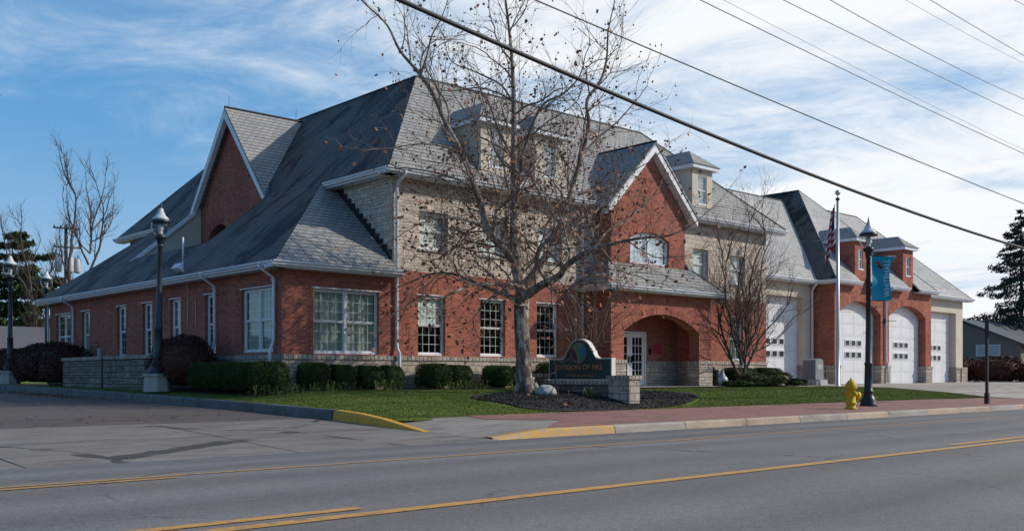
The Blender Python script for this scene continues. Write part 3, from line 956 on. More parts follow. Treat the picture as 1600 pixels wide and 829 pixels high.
# rear and hidden sides
panel('brick_wall', 'brick', '+Y', 46.67, rect(14.85, 18.8, G0, 4.33), [], .3, FS)
panel('brick_wall', 'brick', '+Y', 47.9, rect(18.8, 38.2, G0, 7.6), [], .3, FS)
panel('brick_wall', 'brick', '-X', 18.5, rect(46.6, 47.6, G0, 7.6), [], .3, FS)

# --- upper right block
panel('brick_wall', 'brick', '-Y', 26.3, rect(32.6, 40.05, CAPZ, SPL), [rect(37.15, 38.2, ZB, ZT)], .3, FS)
base_wall('-Y', 26.3, PX1, 40.05)
panel('stone_wall', 'stone', '-Y', 26.312, rect(32.5, 40.05, SPL, 7.8), [rect(34.5, 35.6, 5.28, 6.58), rect(37.2, 38.38, 5.2, 6.5)], .3, FS)
window(FS, '-Y', 26.3, 37.15, 38.2, ZB, ZT, 1, 3, 2, 'curtain')
window(FS, '-Y', 26.312, 34.5, 35.6, 5.28, 6.58, 1, 1, 1, 'blind', rec=.15, sill='stone_cap', head=False)
window(FS, '-Y', 26.312, 37.2, 38.38, 5.2, 6.5, 1, 1, 1, 'blind', rec=.15, sill='stone_cap', head=False)
panel('stone_wall', 'stone', '+X', 40.05, rect(26.62, 36, G0, 7.8), [], .3, FS)

# --- porch
PY = 24.6
ao = arch(28.07, 32.66, CAPZ - .04, 2.78, 3.47)
ao2 = rect(28.07, 32.66, G0, CAPZ - .04)
outer = [(PX0, CAPZ - .04), (28.07, CAPZ - .04)] + [p for p in ao[2:]][::-1] + [(32.66, CAPZ - .04), (PX1, CAPZ - .04), (PX1, 4.3), (PX0, 4.3)]
panel('brick_wall', 'brick', '-Y', PY, outer, [], .5, FS)
arch_ring('-Y', PY - .02, 28.07, 32.66, 2.78, 3.47, .24, FS, 56)
for a, b in ((PX0, 28.07), (32.66, PX1)):
    mb = MB(); mb.box(a - .05, b + .05, PY - .05, PY + .55, G0, CAPZ - .17); mb.build('stone_pier', 'stone_base', FS)
    mb = MB(); mb.box(a - .085, b + .085, PY - .085, PY + .58, CAPZ - .17, CAPZ - .037); mb.build('stone_cap', 'stone_cap', FS)
panel('brick_wall', 'brick', '-X', PX0, rect(PY + .5, 26.0, CAPZ - .04, 4.3), [], .3, FS)
base_wall('-X', PX0, PY + .56, 25.95, CAPZ - .04)
panel('brick_wall', 'brick', '+X', PX1, rect(PY + .5, 26.3, CAPZ - .04, 4.3), [], .3, FS)
base_wall('+X', PX1, PY + .56, 26.25, CAPZ - .04)
# porch interior: back wall with the entrance doors, ceiling
BY = 26.12
panel('brick_wall', 'brick', '-Y', BY, [(27.66, CAPZ - .04), (29.2, CAPZ - .04), (29.2, 2.86), (31.15, 2.86), (31.15, CAPZ - .04), (33.14, CAPZ - .04), (33.14, 3.9), (27.66, 3.9)], [], .2, FS)
for a, b in ((27.66, 29.2), (31.15, 33.14)):
    base_wall('-Y', BY, a, b, CAPZ - .04)
mb = MB(); mb.box(27.66, 33.14, PY + .51, 26.1, 3.86, 3.9); mb.build('porch_ceiling', 'soffit', FS)
f = MB()
for a, b, z0, z1 in ((29.2, 29.27, .67, 2.86), (31.08, 31.15, .67, 2.86), (29.27, 31.08, 2.79, 2.86)): f.box(a, b, BY - .02, BY + .1, z0, z1)
df = f.build('door_frame', 'white_paint', FS)
for k, (a, b) in enumerate(((29.28, 30.17), (30.185, 31.07))):
    d = MB()
    d.box(a, a + .14, BY + .02, BY + .07, .69, 2.78); d.box(b - .14, b, BY + .02, BY + .07, .69, 2.78)
    d.box(a + .14, b - .14, BY + .02, BY + .07, .69, .98); d.box(a + .14, b - .14, BY + .02, BY + .07, 2.62, 2.78)
    for c in range(1, 3):
        u = a + .14 + (b - a - .28) * c / 3; d.box(u - .012, u + .012, BY + .028, BY + .06, .98, 2.62)
    for r in range(1, 5):
        z = .98 + 1.64 * r / 5; d.box(a + .14, b - .14, BY + .03, BY + .058, z - .012, z + .012)
    do = d.build('door', 'white_paint', FS)
    g = MB(); g.add([(a + .141, BY + .045, .981), (b - .141, BY + .045, .981), (b - .141, BY + .045, 2.619), (a + .141, BY + .045, 2.619)], [(0, 1, 2, 3)]); g.build('pane', 'window_glass', do, recalc=False)
    h = MB(); hx = b - .07 if k == 0 else a + .07
    h.tube([(hx, BY - .03, 1.62), (hx, BY - .03, 1.86)], .014, 6); h.box(hx - .03, hx + .03, BY, BY + .02, 1.60, 1.88); h.build('door_handle', 'metal_black', do)

# --- gable over the porch
GY = 25.2
gm = 30.27
panel('gable_wall', 'brick', '-Y', GY, [(28.03, 4.45), (32.5, 4.45), (32.5, 7.75), (gm, 9.98), (28.03, 7.75)], [arch(29.12, 31.5, 5.44, 6.42, 6.72)], .3, FS)
arch_ring('-Y', GY - .02, 29.12, 31.5, 6.42, 6.72, .2, FS, 30)
panel('brick_wall', 'brick', '-X', 28.03, rect(GY + .3, 26.0, 4.45, 7.7), [], .3, FS)
panel('brick_wall', 'brick', '+X', 32.5, rect(GY + .3, 26.3, 4.45, 7.7), [], .3, FS)
# segmental window in the gable
f = MB()
oa = arch(29.14, 31.48, 5.46, 6.41, 6.70); ia = arch(29.22, 31.40, 5.54, 6.37, 6.63)
f.prism([[(u, GY + .1, z) for u, z in oa], [(u, GY + .1, z) for u, z in ia]], (0, .09, 0))
f.box(30.26, 30.36, GY + .105, GY + .18, 5.54, 6.62)
gw = f.build('window', 'white_paint', FS)
s_ = MB()
for u in (29.76, 30.85): s_.box(u - .008, u + .008, GY + .14, GY + .155, 5.54, 6.55)
s_.box(29.2, 31.4, GY + .142, GY + .153, 6.0, 6.018)
s_.build('sash', 'white_paint', gw)
g = MB(); g.add([(u, GY + .165, z) for u, z in ia], [tuple(range(len(ia)))]); g.build('pane', 'window_glass_sky', gw, recalc=False)
c = MB(); c.box(29.2, 31.4, GY + .24, GY + .25, 5.5, 6.62); c.build('blind', 'blind', gw)
# white rake boards
for sgn in (-1, 1):
    mb = MB()
    a = Vector((gm, GY - .32, 10.13)); b = Vector((gm + sgn * 2.7, GY - .32, 7.43))
    mb.prism([[a, b, b + Vector((0, 0, -.27)), a + Vector((0, 0, -.29))]], (0, .34, 0))
    mb.build('rake_board', 'white_paint', FS)

# --- roofs
RN = 0
def roof(name, mat, pts, abc, holes=(), th=.10, parent=None):
    A, B, C_ = abc
    mb = MB()
    mb.prism([[(x, y, A * x + B * y + C_) for x, y in lp] for lp in [pts] + list(holes)], (0, 0, -th))
    return mb.build(name, mat, parent or FS)
s1 = (EV2 - EV1) / (18.05 - 14.1)
# lower west slope with the roof-terrace notch
roof('roof', 'slate_stained_shade', [(14.1, 25.55), (18.05, 29.5), (18.05, 33.8), (15.9, 33.8), (15.9, 40.5), (18.05, 40.5), (18.05, 43.15), (14.1, 47.1)], (s1, 0, EV1 - s1 * 14.1))
roof('roof', 'slate', [(14.1, 25.55), (18.5, 25.55), (18.5, 29.5), (18.05, 29.5)], (0, s1, EV1 - s1 * 25.55))
roof('roof', 'slate', [(14.1, 47.1), (18.05, 43.15), (18.5, 43.15), (18.5, 47.1)], (0, -s1, EV1 + s1 * 47.1))
# upper west slope
roof('roof', 'slate_stained_shade', [(18.05, 25.55), (22.25, 29.75), (22.25, 44.1), (18.05, 48.3), (18.05, 40.5), (18.98, 40.5), (18.98, 34.9), (18.45, 33.8), (18.05, 33.8)], (1.095, 0, EV2 - 1.095 * 18.05))
# main front slope
roof('roof', 'slate', [(18.05, 25.55), (32.9, 25.55), (32.9, 25.8), (40.9, 25.8), (35.1, 29.75), (22.25, 29.75)], (0, 1.095, EV2 - 1.095 * 25.55))
roof('roof', 'slate', [(40.9, 25.8), (35.1, 29.75), (35.1, 40), (40.9, 40)], (-.745, 0, 7.93 + .745 * 40.9))
roof('roof', 'slate', [(26.45, 33.95), (22.25, 29.75), (35.1, 29.75), (35.1, 34.4), (26.45, 34.4)], (0, -1.095, 12.25 + 1.095 * 29.75))
roof('roof', 'slate', [(22.25, 29.75), (26.45, 33.95), (26.45, 48.3), (22.25, 44.1)], (-1.095, 0, 12.25 + 1.095 * 22.25))
roof('roof', 'slate', [(18.05, 48.3), (22.25, 44.1), (26.45, 48.3)], (0, -1.095, EV2 + 1.095 * 48.3))
# garage block
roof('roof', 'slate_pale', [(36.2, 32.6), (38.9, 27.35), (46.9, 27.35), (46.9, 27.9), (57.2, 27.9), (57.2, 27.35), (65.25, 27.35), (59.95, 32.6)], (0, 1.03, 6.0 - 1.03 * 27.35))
roof('roof', 'slate', [(65.25, 27.35), (59.95, 32.6), (59.95, 33.6), (65.25, 38.9)], (-1.03, 0, 6.0 + 1.03 * 65.25))
roof('roof', 'slate', [(36.2, 32.6), (59.95, 32.6), (65.25, 37.9), (36.2, 37.9)], (0, -1.03, 6.0 + 1.03 * 37.85))
DA, DB = (48.82, 50.02), (54.2, 55.4)
bs = 1.05
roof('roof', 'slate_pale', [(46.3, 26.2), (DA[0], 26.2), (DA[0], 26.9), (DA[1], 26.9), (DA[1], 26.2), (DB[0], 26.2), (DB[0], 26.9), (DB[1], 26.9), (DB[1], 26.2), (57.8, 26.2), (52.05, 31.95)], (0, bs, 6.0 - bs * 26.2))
roof('roof', 'slate_stained_shade', [(46.3, 26.2), (52.05, 31.95), (52.05, 41), (46.3, 41)], (bs, 0, 6.0 - bs * 46.3))  # shaded left slope of the bay: darker slate copy paints its shade in
roof('roof', 'slate', [(57.8, 26.2), (52.05, 31.95), (52.05, 41), (57.8, 41)], (-bs, 0, 6.0 + bs * 57.8))
# porch roof
roof('roof', 'slate', [(26.87, 24.18), (33.93, 24.18), (32.95, 25.2), (27.85, 25.2)], (0, .96, 4.42 - .96 * 24.18))
roof('roof', 'slate', [(26.87, 24.18), (27.85, 25.2), (28.03, 25.2), (28.03, 26.0), (26.87, 26.0)], (.96, 0, 4.42 - .96 * 26.87))
roof('roof', 'slate', [(33.93, 24.18), (32.95, 25.2), (32.5, 25.2), (32.5, 26.3), (33.93, 26.3)], (-.96, 0, 4.42 + .96 * 33.93))
# gable roof
roof('roof', 'slate', [(27.5, 24.85), (gm, 24.85), (gm, 27.95), (27.5, 25.55)], (1, 0, 10.25 - gm))
roof('roof', 'slate', [(33.04, 24.85), (gm, 24.85), (gm, 27.95), (33.04, 25.55)], (-1, 0, 10.25 + gm))
# west gable roof and wall
GX, gy, gz = 18.8, 37.5, 11.95
gs = (gz - 8.0) / 3.3
roof('roof', 'slate', [(18.4, gy), (22.4, gy), (18.75, 33.8), (18.4, 33.8)], (0, gs, gz - gs * gy))
roof('roof', 'slate', [(18.4, gy), (22.4, gy), (19.2, 40.8), (18.4, 40.8)], (0, -gs, gz + gs * gy))
panel('gable_wall', 'brick', '-X', GX, [(33.8, 5.2), (40.6, 5.2), (40.6, 8.1), (gy, gz - .12), (33.8, 7.55)], [arch(37.5, 39.95, 5.3, 6.62, 7.38)], .35, FS)
arch_ring('-X', GX - .02, 37.5, 39.95, 6.62, 7.38, .24, FS, 30)
for sgn in (-1, 1):
    mb = MB()
    a = Vector((18.38, gy, gz - .10)); b = Vector((18.38, gy + sgn * (3.3 if sgn > 0 else 3.7), 7.9 if sgn > 0 else gz - .10 - gs * 3.7))
    mb.prism([[a, b, b + Vector((0, 0, -.26)), a + Vector((0, 0, -.34))]], (.2, 0, 0))
    mb.build('rake_board', 'white_paint', FS)
# stucco cheeks of the terrace notch, notch floor
rp = lambda x: (EV1 + s1 * (x - 14.1)) if x < 18.05 else EV2 + 1.095 * (x - 18.05)
panel('stucco_wall', 'stucco', '-Y', 40.52, [(15.9, 5.3), (18.8, 5.3), (18.8, rp(18.8) - .1), (18.05, rp(18.05) - .1), (15.9, rp(15.9) - .1)], [], .2, FS)
panel('stucco_wall', 'stucco', '+Y', 33.78, [(15.9, 5.3), (18.8, 5.3), (18.8, rp(18.8) - .1), (18.05, rp(18.05) - .1), (15.9, rp(15.9) - .1)], [], .2, FS)
mb = MB(); mb.prism([[(15.75, 40.4, rp(15.75) + .01), (18.5, 40.4, rp(18.5) - .02), (18.5, 40.4, rp(18.5) - .2), (15.75, 40.4, rp(15.75) - .17)]], (0, .1, 0)); mb.build('rake_board', 'white_paint', FS)
mb = MB(); mb.box(15.9, 19.2, 33.8, 40.5, 5.25, 5.3); mb.build('terrace_floor', 'soffit', FS)

# ridge caps
def ridge(a, b, r=.05):
    mb = MB(); mb.tube([a, b], r, 6, smooth=False); mb.build('ridge_cap', 'metal_flash', FS)
ridge((22.25, 29.75, 12.24), (35.1, 29.75, 12.24)); ridge((22.25, 29.75, 12.24), (22.25, 44.1, 12.24))
ridge((18.4, gy, gz), (22.6, gy, gz), .06); ridge((gm, 24.85, 10.25), (gm, 27.9, 10.25)); ridge((52.05, 31.95, 12.03), (52.05, 41, 12.03))
ridge((36.3, 32.6, 11.4), (59.95, 32.6, 11.4)); ridge((40.9, 25.8, 7.93), (35.1, 29.75, 12.24), .045); ridge((33.93, 24.18, 4.42), (32.95, 25.2, 5.4), .035)
ridge((57.8, 26.2, 6.0), (52.05, 31.95, 12.03), .03); ridge((65.25, 27.35, 6.0), (59.95, 32.6, 11.4), .03)

# gutters (ogee trough) and fascias
def gutter(a, b, n, z, w=.13, h=.13, fascia=True):
    a = Vector(a); b = Vector(b); n = Vector(n)
    pr_ = [(0, -h), (w * .55, -h), (w * .7, -h * .55), (w, -h * .3), (w, 0), (w - .018, 0), (w - .018, -.03), (.0, -.03)]
    mb = MB()
    lp = [(a.x + n.x * q, a.y + n.y * q, z + r) for q, r in pr_]
    mb.prism([lp], (b.x - a.x, b.y - a.y, 0))
    mb.build('gutter', 'gutter_white', FS)
    if fascia:
        mb = MB()
        q0, q1 = -.02, -.42
        mb.prism([[(a.x + n.x * q, a.y + n.y * q, z + r) for q, r in ((q0, -.03), (q0, -h - .06), (q1, -h - .06), (q1, -h - .02), (q0 - .03, -h - .02), (q0 - .03, -.03))]], (b.x - a.x, b.y - a.y, 0))
        mb.build('soffit', 'gutter_white', FS)
gutter((14.1, 25.55), (14.1, 47.1), (-1, 0), 4.41)
gutter((13.97, 25.55), (18.62, 25.55), (0, -1), 4.41)
gutter((17.92, 25.55), (27.6, 25.55), (0, -1), 7.65)
gutter((18.05, 25.55), (18.05, 29.3), (-1, 0), 7.65)
gutter((18.05, 43.4), (18.05, 48.3), (-1, 0), 7.65)
gutter((32.95, 25.8), (41.0, 25.8), (0, -1), 7.86)
gutter((26.75, 24.18), (34.05, 24.18), (0, -1), 4.43); gutter((26.87, 24.18), (26.87, 25.9), (-1, 0), 4.43); gutter((33.93, 24.18), (33.93, 26.2), (1, 0), 4.43)
gutter((40.0, 27.35), (46.2, 27.35), (0, -1), 6.02)
gutter((46.3, 26.2), (46.3, 27.3), (-1, 0), 6.02)
gutter((46.2, 26.2), (DA[0] - .02, 26.2), (0, -1), 6.02); gutter((DA[1] + .02, 26.2), (DB[0] - .02, 26.2), (0, -1), 6.02); gutter((DB[1] + .02, 26.2), (57.9, 26.2), (0, -1), 6.02)
gutter((57.7, 27.35), (65.35, 27.35), (0, -1), 6.02)

# downspouts
def spout(pts, r=.045):
    mb = MB(); mb.tube(pts, r, 8); 
    for z in (2.6, 3.9):
        x, y = pts[3][0], pts[3][1]
        if pts[3][2] > z: mb.box(x - .055, x + .055, y - .055, y + .055, z, z + .03)
    mb.build('downspout', 'gutter_white', FS)
for y in (26.3, 30.15, 43.4):
    spout([(13.98, y, 4.36), (13.98, y, 4.26), (14.2, y, 4.12), (14.44, y, 3.98), (14.45, y, 3.85), (14.45, y, 2.2), (14.42, y, 2.05), (14.33, y, 1.85), (14.33, y, .75)])
spout([(14.45, 46.6, 4.3), (14.45, 46.6, 3), (14.45, 46.6, 2), (14.45, 46.6, 1.9), (14.45, 46.6, .7)])
spout([(18.62, 25.46, 7.58), (18.62, 25.46, 7.5), (18.62, 25.8, 7.3), (18.62, 25.92, 7.15), (18.62, 25.92, 2.1), (18.62, 25.9, 1.95), (18.66, 25.83, 1.8), (18.66, 25.83, .75)], .052)
spout([(27.2, 25.9, 7.3), (27.2, 25.9, 4.9), (27.2, 25.9, 4.5), (27.2, 25.9, 4.4), (27.2, 25.9, .75)])
spout([(46.2, 27.3, 5.95), (46.2, 27.3, 5.85), (46.3, 27.5, 5.7), (46.42, 27.7, 5.55), (46.42, 27.7, .75)], .06)
spout([(52.06, 26.1, 5.95), (52.06, 26.1, 5.85), (52.06, 26.4, 5.7), (52.06, 26.52, 5.55), (52.06, 26.52, 1.95), (52.12, 26.45, 1.7), (52.12, 26.42, .7)], .06)

# --- dormers
def dormer(x0, x1, yf, ztop, mat, kind, zbot, roofm='slate', ws=1.0):
    w_ = x1 - x0; xm = (x0 + x1) / 2
    dep = 2.4
    o = panel('dormer', mat, '-Y', yf, rect(x0, x1, zbot, ztop), [rect(*kind[:2], *kind[2:])], .15, FS)
    for a_ in (x0, x1 - .12):
        mb = MB(); mb.box(a_, a_ + .12, yf + .15, yf + dep, zbot, ztop)
        mb.build('dormer_cheek', mat, o)
    oh = .22
    X0, X1, Y_0 = x0 - oh, x1 + oh, yf - oh; hw = (X1 - X0) / 2; s = .85
    zr = ztop + .16; zp = zr + s * hw
    mb = MB(); mb.prism([[(X0, Y_0, ztop), (X1, Y_0, ztop), (X1, yf + dep, ztop), (X0, yf + dep, ztop)]], (0, 0, .155)); mb.build('eave_board', 'gutter_white', o)
    e = .05
    vs = [(X0 - e, Y_0 - e, zr), (X1 + e, Y_0 - e, zr), (xm, Y_0 + hw, zp), (xm, yf + dep, zp), (X1 + e, yf + dep, zr), (X0 - e, yf + dep, zr)]
    mb = MB(); mb.add(vs, [(0, 1, 2), (0, 2, 3, 5), (1, 4, 3, 2), (0, 5, 4, 1), (3, 4, 5)]); mb.build('dormer_roof', roofm, o)
    u0, u1, z0, z1 = kind
    window_leaf(o, yf, u0, u1, z0, z1)
    return o
def window_leaf(par, yf, u0, u1, z0, z1):
    f = MB(); fr = .05; y = yf + .04
    f.box(u0, u1, y, y + .07, z1 - fr, z1); f.box(u0 - .03, u1 + .03, y - .06, y + .07, z0 - .03, z0 + fr)
    f.box(u0, u0 + fr, y, y + .07, z0 + fr, z1 - fr); f.box(u1 - fr, u1, y, y + .07, z0 + fr, z1 - fr)
    zm = (z0 + z1) / 2; f.box(u0 + fr, u1 - fr, y + .01, y + .06, zm - .02, zm + .02)
    um = (u0 + u1) / 2; f.box(um - .005, um + .005, y + .053, y + .057, z0 + fr, z1 - fr)
    for k in (1, 3): 
        z = z0 + (z1 - z0) * k / 4; f.box(u0 + fr, u1 - fr, y + .053, y + .057, z - .005, z + .005)
    f.add([(u0 + fr, y + .05, z0 + fr), (u1 - fr, y + .05, z0 + fr), (u1 - fr, y + .05, z1 - fr), (u0 + fr, y + .05, z1 - fr)], [(0, 1, 2, 3)], 1)
    f.box(u0 + .01, u1 - .01, y + .14, y + .15, z0 + .02, z1 - .02, 2)
    f.build('window', ['white_paint', 'window_glass_sky', 'interior_pale'], par, recalc=False)
for a in (22.2, 24.78): dormer(a, a + 1.42, 25.98, 9.82, 'stucco', (a + .40, a + 1.02, 8.35, 9.6), 7.9)
dormer(34.38, 35.8, 26.25, 10.0, 'stucco', (34.78, 35.4, 8.5, 9.75), 8.15)
for a, b in (DA, DB): dormer(a, b, 26.6 - .002, 8.22, 'brick', (a + .36, b - .36, 6.75, 7.85), 5.9)

# --- garage block walls
GB = 1.62
TY, BYF = 27.8, 26.6
def garage_door(x0, x1, y, zt, rows=((2.06, 2.34), (2.70, 2.96))):
    n = 7; h = (zt - .64) / n; um = (x0 + x1) / 2
    d = MB()
    for i in range(n):
        z = .64 + i * h
        d.box(x0, x1, y, y + .05, z + .006, z + h - .006)
        m = 4
        for k in range(m):
            a = x0 + (x1 - x0) * (k + .06) / m; b = x0 + (x1 - x0) * (k + .94) / m
            d.box(a, b, y - .008, y + .01, z + .09, z + h - .09)
    d.box(x0, x1, y + .03, y + .06, .64, zt)
    o = d.build('garage_door', 'white_paint', FS)
    for z0, z1 in rows:
        for k in (-1, 0, 1):
            g = MB(); c = um + k * .62
            g.box(c - .21, c + .21, y - .03, y - .02, z0, z1); g.build('door_window', 'metal_black', o)
            g = MB()
            for (a, b, p, q) in ((c - .25, c + .25, z1, z1 + .03), (c - .25, c + .25, z0 - .03, z0), (c - .25, c - .21, z0, z1), (c + .21, c + .25, z0, z1)): g.box(a, b, y - .04, y, p, q)
            g.build('window_trim', 'white_paint', o)
    return o
# tan bays
panel('stucco_wall', 'stucco', '-Y', TY, [(40.05, GB), (41.5, GB), (41.5, 5.13), (45.85, 5.13), (45.85, GB), (46.74, GB), (46.74, 5.95), (40.05, 5.95)], [], .42, FS)
garage_door(41.5, 45.85, TY + .42, 5.13)
panel('stucco_wall', 'stucco', '-Y', TY, [(57.7, GB), (59.45, GB), (59.45, 5.07), (63.8, 5.07), (63.8, GB), (64.8, GB), (64.8, 5.95), (57.7, 5.95)], [], .42, FS)
garage_door(59.45, 63.8, TY + .42, 5.07)
for a, b, y in ((40.06, 41.5, TY), (45.85, 46.7, TY), (57.75, 59.45, TY), (63.8, 64.8, TY), (46.74, 47.18, BYF), (51.6, 52.56, BYF), (56.98, 57.7, BYF)):
    mb = MB(); mb.box(a - (.0 if a in (45.85,) else .05), b + .05, y - .06, y + .47, G0, GB - .13); mb.build('stone_pier', 'stone_base', FS)
    mb = MB(); mb.box(a - .08, b + .08, y - .09, y + .48, GB - .13, GB + .002); mb.build('stone_cap', 'stone_cap', FS)
mb = MB(); mb.box(64.4, 65.25, TY - .12, TY + .9, G0, GB); mb.build('stone_pier', 'stone_base', FS)
# brick bay with two arches
AA, AB_ = (47.18, 51.6), (52.56, 56.98)
pts = [(46.74, GB), (AA[0], GB)] + arch(AA[0], AA[1], 0, 4.40, 5.05)[2:][::-1] + [(AA[1], GB), (AB_[0], GB)] + arch(AB_[0], AB_[1], 0, 4.40, 5.05)[2:][::-1] + [(AB_[1], GB), (57.7, GB), (57.7, 5.95), (46.74, 5.95)]
panel('brick_wall', 'brick', '-Y', BYF, pts, [], .42, FS)
for a, b in (AA, AB_):
    arch_ring('-Y', BYF - .02, a, b, 4.40, 5.05, .3, FS, 56)
    garage_door(a - .05, b + .05, BYF + .44, 5.12)
panel('brick_wall', 'brick', '-X', 46.74, rect(BYF + .42, TY, GB, 5.95), [], .3, FS)
base_wall('-X', 46.74, BYF + .5, TY - .1, GB)
panel('brick_wall', 'brick', '+X', 57.7, rect(BYF + .42, TY, GB, 5.95), [], .3, FS)
panel('stucco_wall', 'stucco', '+X', 64.8, rect(TY + .42, 38, G0, 5.95), [], .3, FS)
panel('stucco_wall', 'stucco', '+Y', 38.0, rect(40, 64.5, G0, 5.95), [], .3, FS)
# wall lights by garage arches
mb = MB(); mb.tube([(52.0, 26.55, 4.1), (51.4, 26.25, 4.12)], .02, 6); mb.tube([(52.1, 26.55, 4.1), (52.7, 26.25, 4.12)], .02, 6); mb.box(51.95, 52.15, 26.5, 26.6, 4.0, 4.2)
mb.build('wall_bracket', 'metal_black', FS)

# dark rooms inside, so that daylight does not pass through the windows
mb = MB()
mb.box(16.3, 39.3, 28.0, 44.9, .62, 4.35); mb.box(20.1, 39.3, 27.6, 45, 4.4, 7.4); mb.box(42, 63, 30, 37, .62, 5.5)
mb.box(14.9, 27.2, 26.35, 28.0, .60, .64); mb.box(14.9, 39.6, 26.4, 28, 4.36, 4.4); mb.box(18.9, 39.6, 26.4, 28, 7.42, 7.46)
mb.build('interior_wall', 'interior_dark', FS)

# snow guards
gp = None
def sg(x, y, z, nx=False):
    global gp
    if gp is None:
        mb = MB(); mb.box(-.045, .045, -.03, .03, -.03, .075)
        gp = mb.build('snow_guard', 'snow_guard', FS, uv=False)
        o = gp
    else:
        o = gp.copy(); COL.objects.link(o); o.parent = FS
    o.location = (x - 14.55, y - 26, z - .6)
gz_ = lambda y: 6.0 + 1.03 * (y - 27.35)
bz_ = lambda y: 6.0 + 1.05 * (y - 26.2)
for r in range(3):
    for i in range(7): sg(40.8 + i * .85 + (r % 2) * .42, 27.95 + r * .42, gz_(27.95 + r * .42))
for r in range(2):
    for (a, b, n) in ((47.0, 48.6, 3), (50.4, 53.9, 5), (55.8, 57.2, 3)):
        for i in range(n):
            sg(a + (b - a) * (i + .5 * (r % 2)) / n, 26.75 + r * .4, bz_(26.75 + r * .4))
for r in range(3):
    for i in range(7): sg(58.3 + i * .9 - r * .2, 27.9 + r * .45, gz_(27.9 + r * .45))
mz_ = lambda y: EV2 + 1.095 * (y - 25.55)
for r in range(2):
    for i in range(5): sg(36.0 + i * .8 + r * .4 - r * .3, 26.5 + r * .5, mz_(26.5 + r * .5))
for x, y in ((15.6, 26.3), (16.6, 26.3), (17.6, 26.3), (16.1, 26.8), (17.1, 26.8), (18.0, 26.8)): sg(x, y, EV1 + s1 * (y - 25.55))
# lightning rods, roof antenna
for x, y, z in ((18.6, gy, gz), (22.25, 38.5, 12.25), (35.0, 29.75, 12.25), (54, 32.6, 11.4)):
    mb = MB(); mb.tube([(x, y, z), (x, y, z + .5)], .008, 5); mb.build('lightning_rod', 'metal_flash', FS)
mb = MB(); mb.tube([(14.5, 32.2, 3.9), (14.3, 32.2, 4.7), (14.3, 32.2, 5.1)], .015, 6); mb.tube([(14.3, 32.2, 5.0), (14.3, 32.2, 5.75)], .035, 8)
mb.add([(14.1, 32.15, 4.72), (14.1, 32.7, 4.72), (14.25, 32.7, 4.9), (14.25, 32.15, 4.9), (14.3, 32.15, 4.6), (14.3, 32.7, 4.6)], [(0, 1, 2, 3), (0, 4, 5, 1), (3, 2, 5, 4), (0, 3, 4), (1, 5, 2)])
mb.build('antenna', 'gutter_white', FS)
mb = MB()
for y in (31.7, 32.3): mb.tube([(14.52, y, 4.3), (14.52, y, 1.8)], .012, 5)
mb.build('conduit', 'galvanised', FS)
mb = MB(); mb.box(31.6, 32.1, BY - .03, BY + .0, 2.0, 2.38); mb.box(31.68, 32.02, BY - .034, BY - .03, 2.2, 2.23); 
tag(mb.build('notice_plaque', 'red_plaque', origin=(31.85, BY, 2.2)), 'red notice plaque on the brick wall right of the porch doors', 'plaque')
mb = MB(); mb.box(31.32, 31.42, BY - .08, BY, 1.95, 2.2); mb.box(31.33, 31.41, BY - .085, BY - .08, 1.97, 2.02); tag(mb.build('intercom_box', 'metal_black', origin=(31.37, BY, 2.05)), 'small black intercom box beside the white porch doors', 'intercom')
